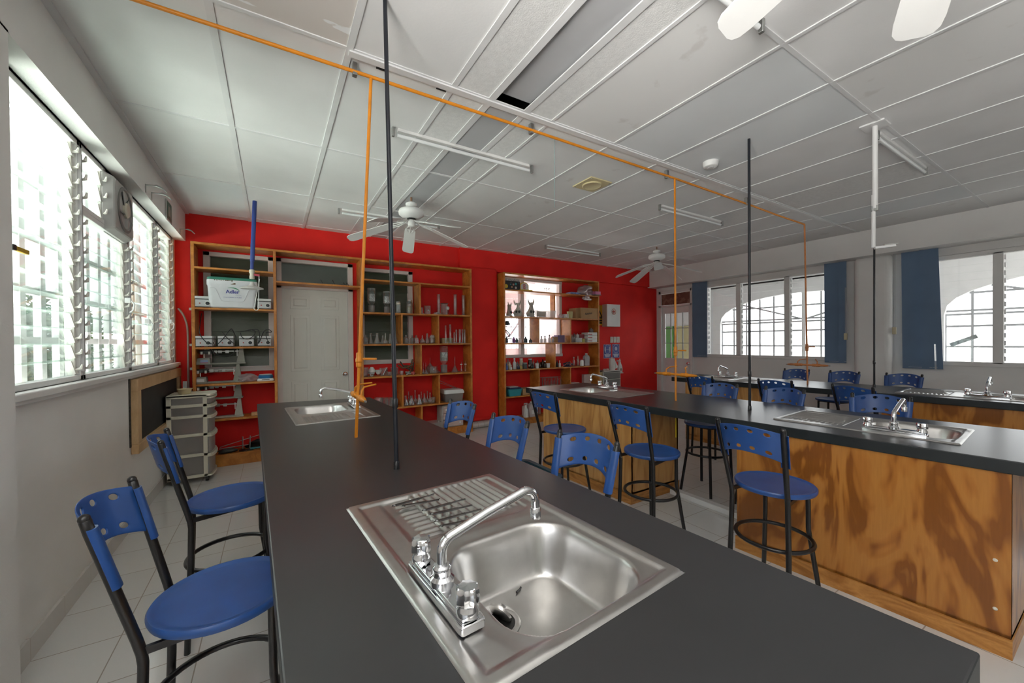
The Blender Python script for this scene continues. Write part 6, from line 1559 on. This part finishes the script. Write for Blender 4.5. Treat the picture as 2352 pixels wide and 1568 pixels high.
# conduit and hose in the corner by the bookcase
t = thing('corner_conduit', 'dark vertical conduit clipped beside the bookcase in the red corner', 'conduit', (-.80, 5.87, 0))
MB().box(-.012,.012,-.02,.02,0,2.60).build('channel', col('conduit_dark', (.03,.04,.035), .6), t, smooth=None)
for z in (1.82, 1.4, 1.12, .85): MB().box(-.03,.014,-.024,.0,z,z+.028).build('clip', col('clip_clear', (.5,.48,.47), .5), t, smooth=None)
cable([on_y(409,708,5.84),on_y(416,716,5.84),on_y(425,732,5.85),on_y(431,760,5.86),on_y(432,830,5.86),on_y(433,900,5.86)], 'grey flexible hose hanging in the red corner beside the bookcase', .011, col('hose_grey', (.38,.30,.28), .6))
t = thing('white_board_offcut', 'narrow white board leaning in the corner behind the drawer cart', 'board', (-.86, 5.72, 0)); 
MB().add([(-.02,0,0),(.035,0,0),(.015,.02,1.0),(-.02,.02,1.0),(-.02,.012,0),(.035,.012,0),(.015,.032,1.0),(-.02,.032,1.0)], [(0,1,2,3),(7,6,5,4),(0,4,5,1),(1,5,6,2),(2,6,7,3),(3,7,4,0)]).build('board', M_['white'], t, smooth=None)
# emergency shower in front of the bookcase
xs, ys = -.15, 5.05
t = thing('hanging_safety_shower', 'blue overhead safety shower with pull ring, hanging before the white cool box', 'safety shower', (xs, ys, ZC))
def zz(py): 
    d = ray(578, py); tt = math.hypot(xs, ys)/math.hypot(d.x, d.y); return d.z*tt+EYE-ZC
SB = col('shower_blue', (.03,.06,.26), .4)
MB().tube([(0,0,0),(-.03,0,zz(600))], .021, 14).build('drop_pipe', SB, t)
MB().tube([(-.028,0,zz(560)),(-.034,0,zz(622))], .0165, 14).build('lower_pipe', SB, t)
MB().lathe([(.016,0),(.024,.004),(.024,.03),(.02,.04),(.02,.06),(.026,.07),(.024,.10),(.016,.104)], (-.034,0,zz(641)), 14).build('ball_valve', col('valve_cream', (.62,.58,.48), .4), t)
MB().lathe([(.001,.0),(.105,.0),(.108,.006),(.10,.012),(.04,.028),(.022,.05),(.018,.07)], (-.036,0,zz(663)), 26).build('shower_head', col('head_grey', (.60,.59,.57), .4), t)
MB().bar((-.02,0,zz(630)),(.035,-.02,zz(632)), .016, .02).build('valve_lever', col('lever_red', (.4,.03,.06), .4), t, smooth=None)
pc = [(.03,-.02,zz(632))] + [(.022,-.02,zz(700))] + [(.0+.02*math.cos(R(40-260*k/10)), -.02, zz(706)-.005+.026*math.sin(R(40-260*k/10))) for k in range(11)] + [(.035,-.02,zz(640))]
MB().tube(pc, .0035, 8).build('pull_ring', WH, t, smooth=60)

# ================================================================== RIGHT WALL BLINDS
BLU = plain('blue_blind_fabric', (.13,.20,.31), .75, var=.08, nscale=3)
def blind(px0t, px1t, pyt0, pyb0, px0b, px1b, x, n, lab, slit=False):
    a, b = on_x(px0t, pyt0, x), on_x(px1t, pyt0, x); c, d = on_x(px0b, pyb0, x), on_x(px1b, pyb0, x)
    t = thing('vertical_blind', lab, 'blind', (x, (a.y+b.y)/2, a.z), 0, 'dark blue vertical blinds')
    zb = c.z - a.z; ym = (a.y+b.y)/2
    for k in range(n):
        u0, u1 = k/n, (k+1)/n
        yt0, yt1 = a.y+(b.y-a.y)*u0-ym, a.y+(b.y-a.y)*u1-ym; yb0, yb1 = c.y+(d.y-c.y)*u0-ym, c.y+(d.y-c.y)*u1-ym
        dx = .012*(k % 2); sw = .018
        v = [(dx,yt0,0),(dx+sw,yt1,0),(dx+sw,yb1,zb),(dx,yb0,zb)]
        V0 = [Vector(p) for p in v]; mbv = MB()
        def quad(q): mbv.add(q + [p+Vector((.003,0,0)) for p in q], [(0,1,2,3),(7,6,5,4),(0,4,5,1),(1,5,6,2),(2,6,7,3),(3,7,4,0)])
        if slit and k == n-1:
            f = .80; a0 = V0[0].lerp(V0[3], f); a1 = V0[1].lerp(V0[2], f)
            quad([V0[0], V0[1], a1, a0]); quad([a0, a0.lerp(a1,.22), V0[3].lerp(V0[2],.22), V0[3]]); quad([a0.lerp(a1,.40), a1, V0[2], V0[3].lerp(V0[2],.40)])
        else: quad(V0)
        mbv.build('vane', BLU, t, smooth=None)
    MB().tube([(.012,a.y-ym,zb+.02),(.015,b.y-ym,zb+.02)], .002, 6).build('bottom_chain', WH, t)
    return t
XV = 7.40
blind(1590, 1622, 634, 819, 1591, 1622, XV, 2, 'narrow dark blue blind next to the glazed door')
blind(1893, 1943, 594, 832, 1894, 1943, XV, 3, 'dark blue blind at the near side of the first window')
blind(2070, 2153, 570, 845, 2073, 2165, XV, 4, 'wide dark blue blind beside the pillar, with a slit at its hem', True)
for k, (p0, p1, lab) in enumerate((((1591,633),(1945,591),'white blind track above the first window'), ((2062,577),(2350,536),'white blind track above the second window'))):
    A, B = on_x(*p0, 7.42), on_x(*p1, 7.42)
    t = thing('blind_rail', lab, 'blind rail', (7.42, A.y, A.z+.015), 0, 'blind tracks')
    e = (B.y-A.y) if k == 0 else -3.4
    MB().box(-.02,.02,e,.02,-.012,.014).build('rail', M_['white'], t, smooth=None, bevel=.003)
    for yy in (0, e+.02): MB().box(-.03,.08,yy-.012,yy+.012,.014,.03).build('bracket', M_['galv'], t, smooth=None)
def cord(px, py0, py1, lab):
    A, B = on_x(px, py0, 7.40), on_x(px, py1, 7.40)
    t = thing('pull_chain', lab, 'cord', (7.40, A.y, A.z), 0, 'blind cords')
    L = A.z-B.z
    MB().tube([(0,.004,0),(0,.004,-L)], .0025, 6).build('cord', col('cord_grey', (.45,.45,.45)), t); MB().tube([(0,-.008,0),(0,-.008,-L)], .0025, 6).build('cord', col('cord_grey', (.45,.45,.45)), t)
    MB().box(-.012,.012,-.022,.02,-L-.1,-L).build('weight', col('weight_cream', (.6,.53,.36), .5), t, smooth=None, bevel=.006)
cord(2054, 580, 751, 'pull cord with cream weight between pillar and wide blue blind')
cord(1942, 660, 765, 'pull cord with cream weight behind the first window blind')
A = on_x(2050, 578, 7.19)
# pillar in the right wall between the windows
ya, yb = on_x(1955, 700, 7.36).y, on_x(2050, 700, 7.36).y
struct(MB().box(7.36, XR+.01, yb+.02, ya-.02, 0, 2.62).build('wall_right_pier', M_['wall_r'], smooth=60, bevel=.07, seg=5))
# broken slat lying across the second window bars and greenery outside
t = tag(MB().box(-.004,.004,-.13,.13,-.025,.025).build('loose_slat', col('slat_pale', (.62,.68,.70), .4), smooth=None), 'loose pale slat caught outside the second window', 'slat'); p = on_x(2213, 782, 7.66); t.location = p; t.rotation_euler = (R(-27), 0, 0)
def sprig(name, lab, c, r, h, n, seed):
    shrub(name, lab, c, r, h, n, 0, seed)
shrub('garden_shrub', 'bamboo-like greenery outside the second window of the right wall', (10.9, on_x(2345, 760, 10.9).y-.9, 0), .75, 2.6, 700, 0, 12)
# coloured doors beyond the glazed door
YD = 9.28
for k, (xa, xb, c, lab) in enumerate(((7.03, 7.40, (.16,.42,.14), 'green outside door seen through the glazed door panes'), (6.45, 7.0, (.66,.62,.36), 'cream outside door seen through the glazed door panes'))):
    t = thing('outside_door_leaf', lab, 'outside door', (9.68, (xa+xb)/2, 0)); w = xb-xa
    MB().box(-.03,.01,-w/2,w/2,0,1.82).build('door_leaf', col('outdoor_%d' % k, c, .5), t, smooth=None, bevel=.004)
    MB().box(-.05,-.03,-w/2+.05,-w/2+.09,.95,1.02).build('latch', col('latch_dark', (.15,.06,.05), .5), t, smooth=None)

# small fittings on the louver windows
p = on_x(46, 574, -.955)
t = thing('yellow_window_bar', 'short yellow bar across the first louver window, close to the camera', 'handle bar', (p.x, p.y, p.z))
MB().box(-.008,.008,-.05,.06,-.010,.010).build('bar', col('handle_yellow', (.55,.33,.02), .5), t, smooth=None, bevel=.003)
MB().box(-.009,.009,-.075,-.05,-.012,.012).build('dark_end', BK, t, smooth=None)
for k, (px, py) in enumerate(((301,690),(345,738),(395,738))):
    p = on_x(px, py, -.94)
    t = thing('louver_crank', 'small white louver crank lever, %s from the camera' % ORD[k+1], 'crank', (p.x, p.y, p.z), 0, 'white louver cranks')
    MB().box(-.035,.0,-.012,.012,-.02,.02).build('gear_box', M_['white'], t, smooth=None, bevel=.003)
    MB().tube([(0,0,0),(.02,-.006,-.03),(.014,-.01,-.075),(-.004,-.01,-.095)], [.006,.006,.005,.006], 8).build('lever', M_['white'], t)
# ================================================================== LIGHT
SKY, GROUND, LOW_GLOW_L = 2.8, 13.0, 17.0
w = bpy.data.worlds.new('daylight'); SC.world = w; w.use_nodes = True
nt = w.node_tree; bg = nt.nodes['Background']
tc = nt.nodes.new('ShaderNodeTexCoord'); sp = nt.nodes.new('ShaderNodeSeparateXYZ'); nt.links.new(tc.outputs['Generated'], sp.inputs[0])
rp = ramp(nt, [(0.0, (1.0,.97,.90)), (.48, (1.0,.98,.94)), (.52, (.96,.98,1.0)), (1.0, (.88,.94,1.0))])
mr = N(nt, 'ShaderNodeMath', operation='MULTIPLY_ADD'); nt.links.new(sp.outputs['Z'], mr.inputs[0]); mr.inputs[1].default_value = .5; mr.inputs[2].default_value = .5
nt.links.new(mr.outputs[0], rp.inputs[0]); nt.links.new(rp.outputs[0], bg.inputs['Color'])
# added ceiling-brightening glow below the horizon, strongest towards the left-hand windows; overcast sky above
lo = N(nt, 'ShaderNodeMapRange', interpolation_type='SMOOTHSTEP'); nt.links.new(sp.outputs['Z'], lo.inputs['Value'])
lo.inputs['From Min'].default_value = -.04; lo.inputs['From Max'].default_value = -.36; lo.inputs['To Min'].default_value = 0; lo.inputs['To Max'].default_value = 1
gx_ = N(nt, 'ShaderNodeMath', operation='MULTIPLY_ADD'); nt.links.new(sp.outputs['X'], gx_.inputs[0]); gx_.inputs[1].default_value = -LOW_GLOW_L; gx_.inputs[2].default_value = GROUND
gm = N(nt, 'ShaderNodeMath', operation='MULTIPLY_ADD'); nt.links.new(lo.outputs['Result'], gm.inputs[0]); nt.links.new(gx_.outputs[0], gm.inputs[1]); gm.inputs[2].default_value = SKY
nt.links.new(gm.outputs[0], bg.inputs['Strength'])
def portal(name, loc, rot, sx, sy):
    l = bpy.data.lights.new(name, 'AREA'); l.shape = 'RECTANGLE'; l.size = sx; l.size_y = sy; l.cycles.is_portal = True
    o = bpy.data.objects.new(name, l); COL.objects.link(o); o.location = loc; o.rotation_euler = rot
portal('portal_left', (-1.15, 4.1, 1.92), (0, R(-90), 0), 1.5, 3.5)
portal('portal_left_near', (-1.15, -.6, 1.92), (0, R(-90), 0), 1.5, 2.0)
portal('portal_right', (7.68, 3.65, 1.82), (0, R(90), 0), 1.5, 2.2)
portal('portal_right_near', (7.68, .1, 1.8), (0, R(90), 0), 1.5, 3.4)
portal('portal_back', (4.05, 6.08, 1.85), (R(-90), 0, 0), 1.4, 1.4)
SC.view_settings.view_transform = 'Standard'; SC.view_settings.look = 'None'; SC.view_settings.gamma = 1.0
SC.view_settings.use_curve_mapping = False; SC.view_settings.exposure = 0.52
SC.cycles.max_bounces = 8; SC.cycles.diffuse_bounces = 4; SC.cycles.glossy_bounces = 3; SC.cycles.transparent_max_bounces = 20; SC.cycles.use_adaptive_sampling = True; SC.cycles.adaptive_threshold = .025; SC.cycles.adaptive_min_samples = 24
SC.cycles.use_denoising = True; SC.cycles.sample_clamp_indirect = 8.0; SC.cycles.caustics_reflective = False
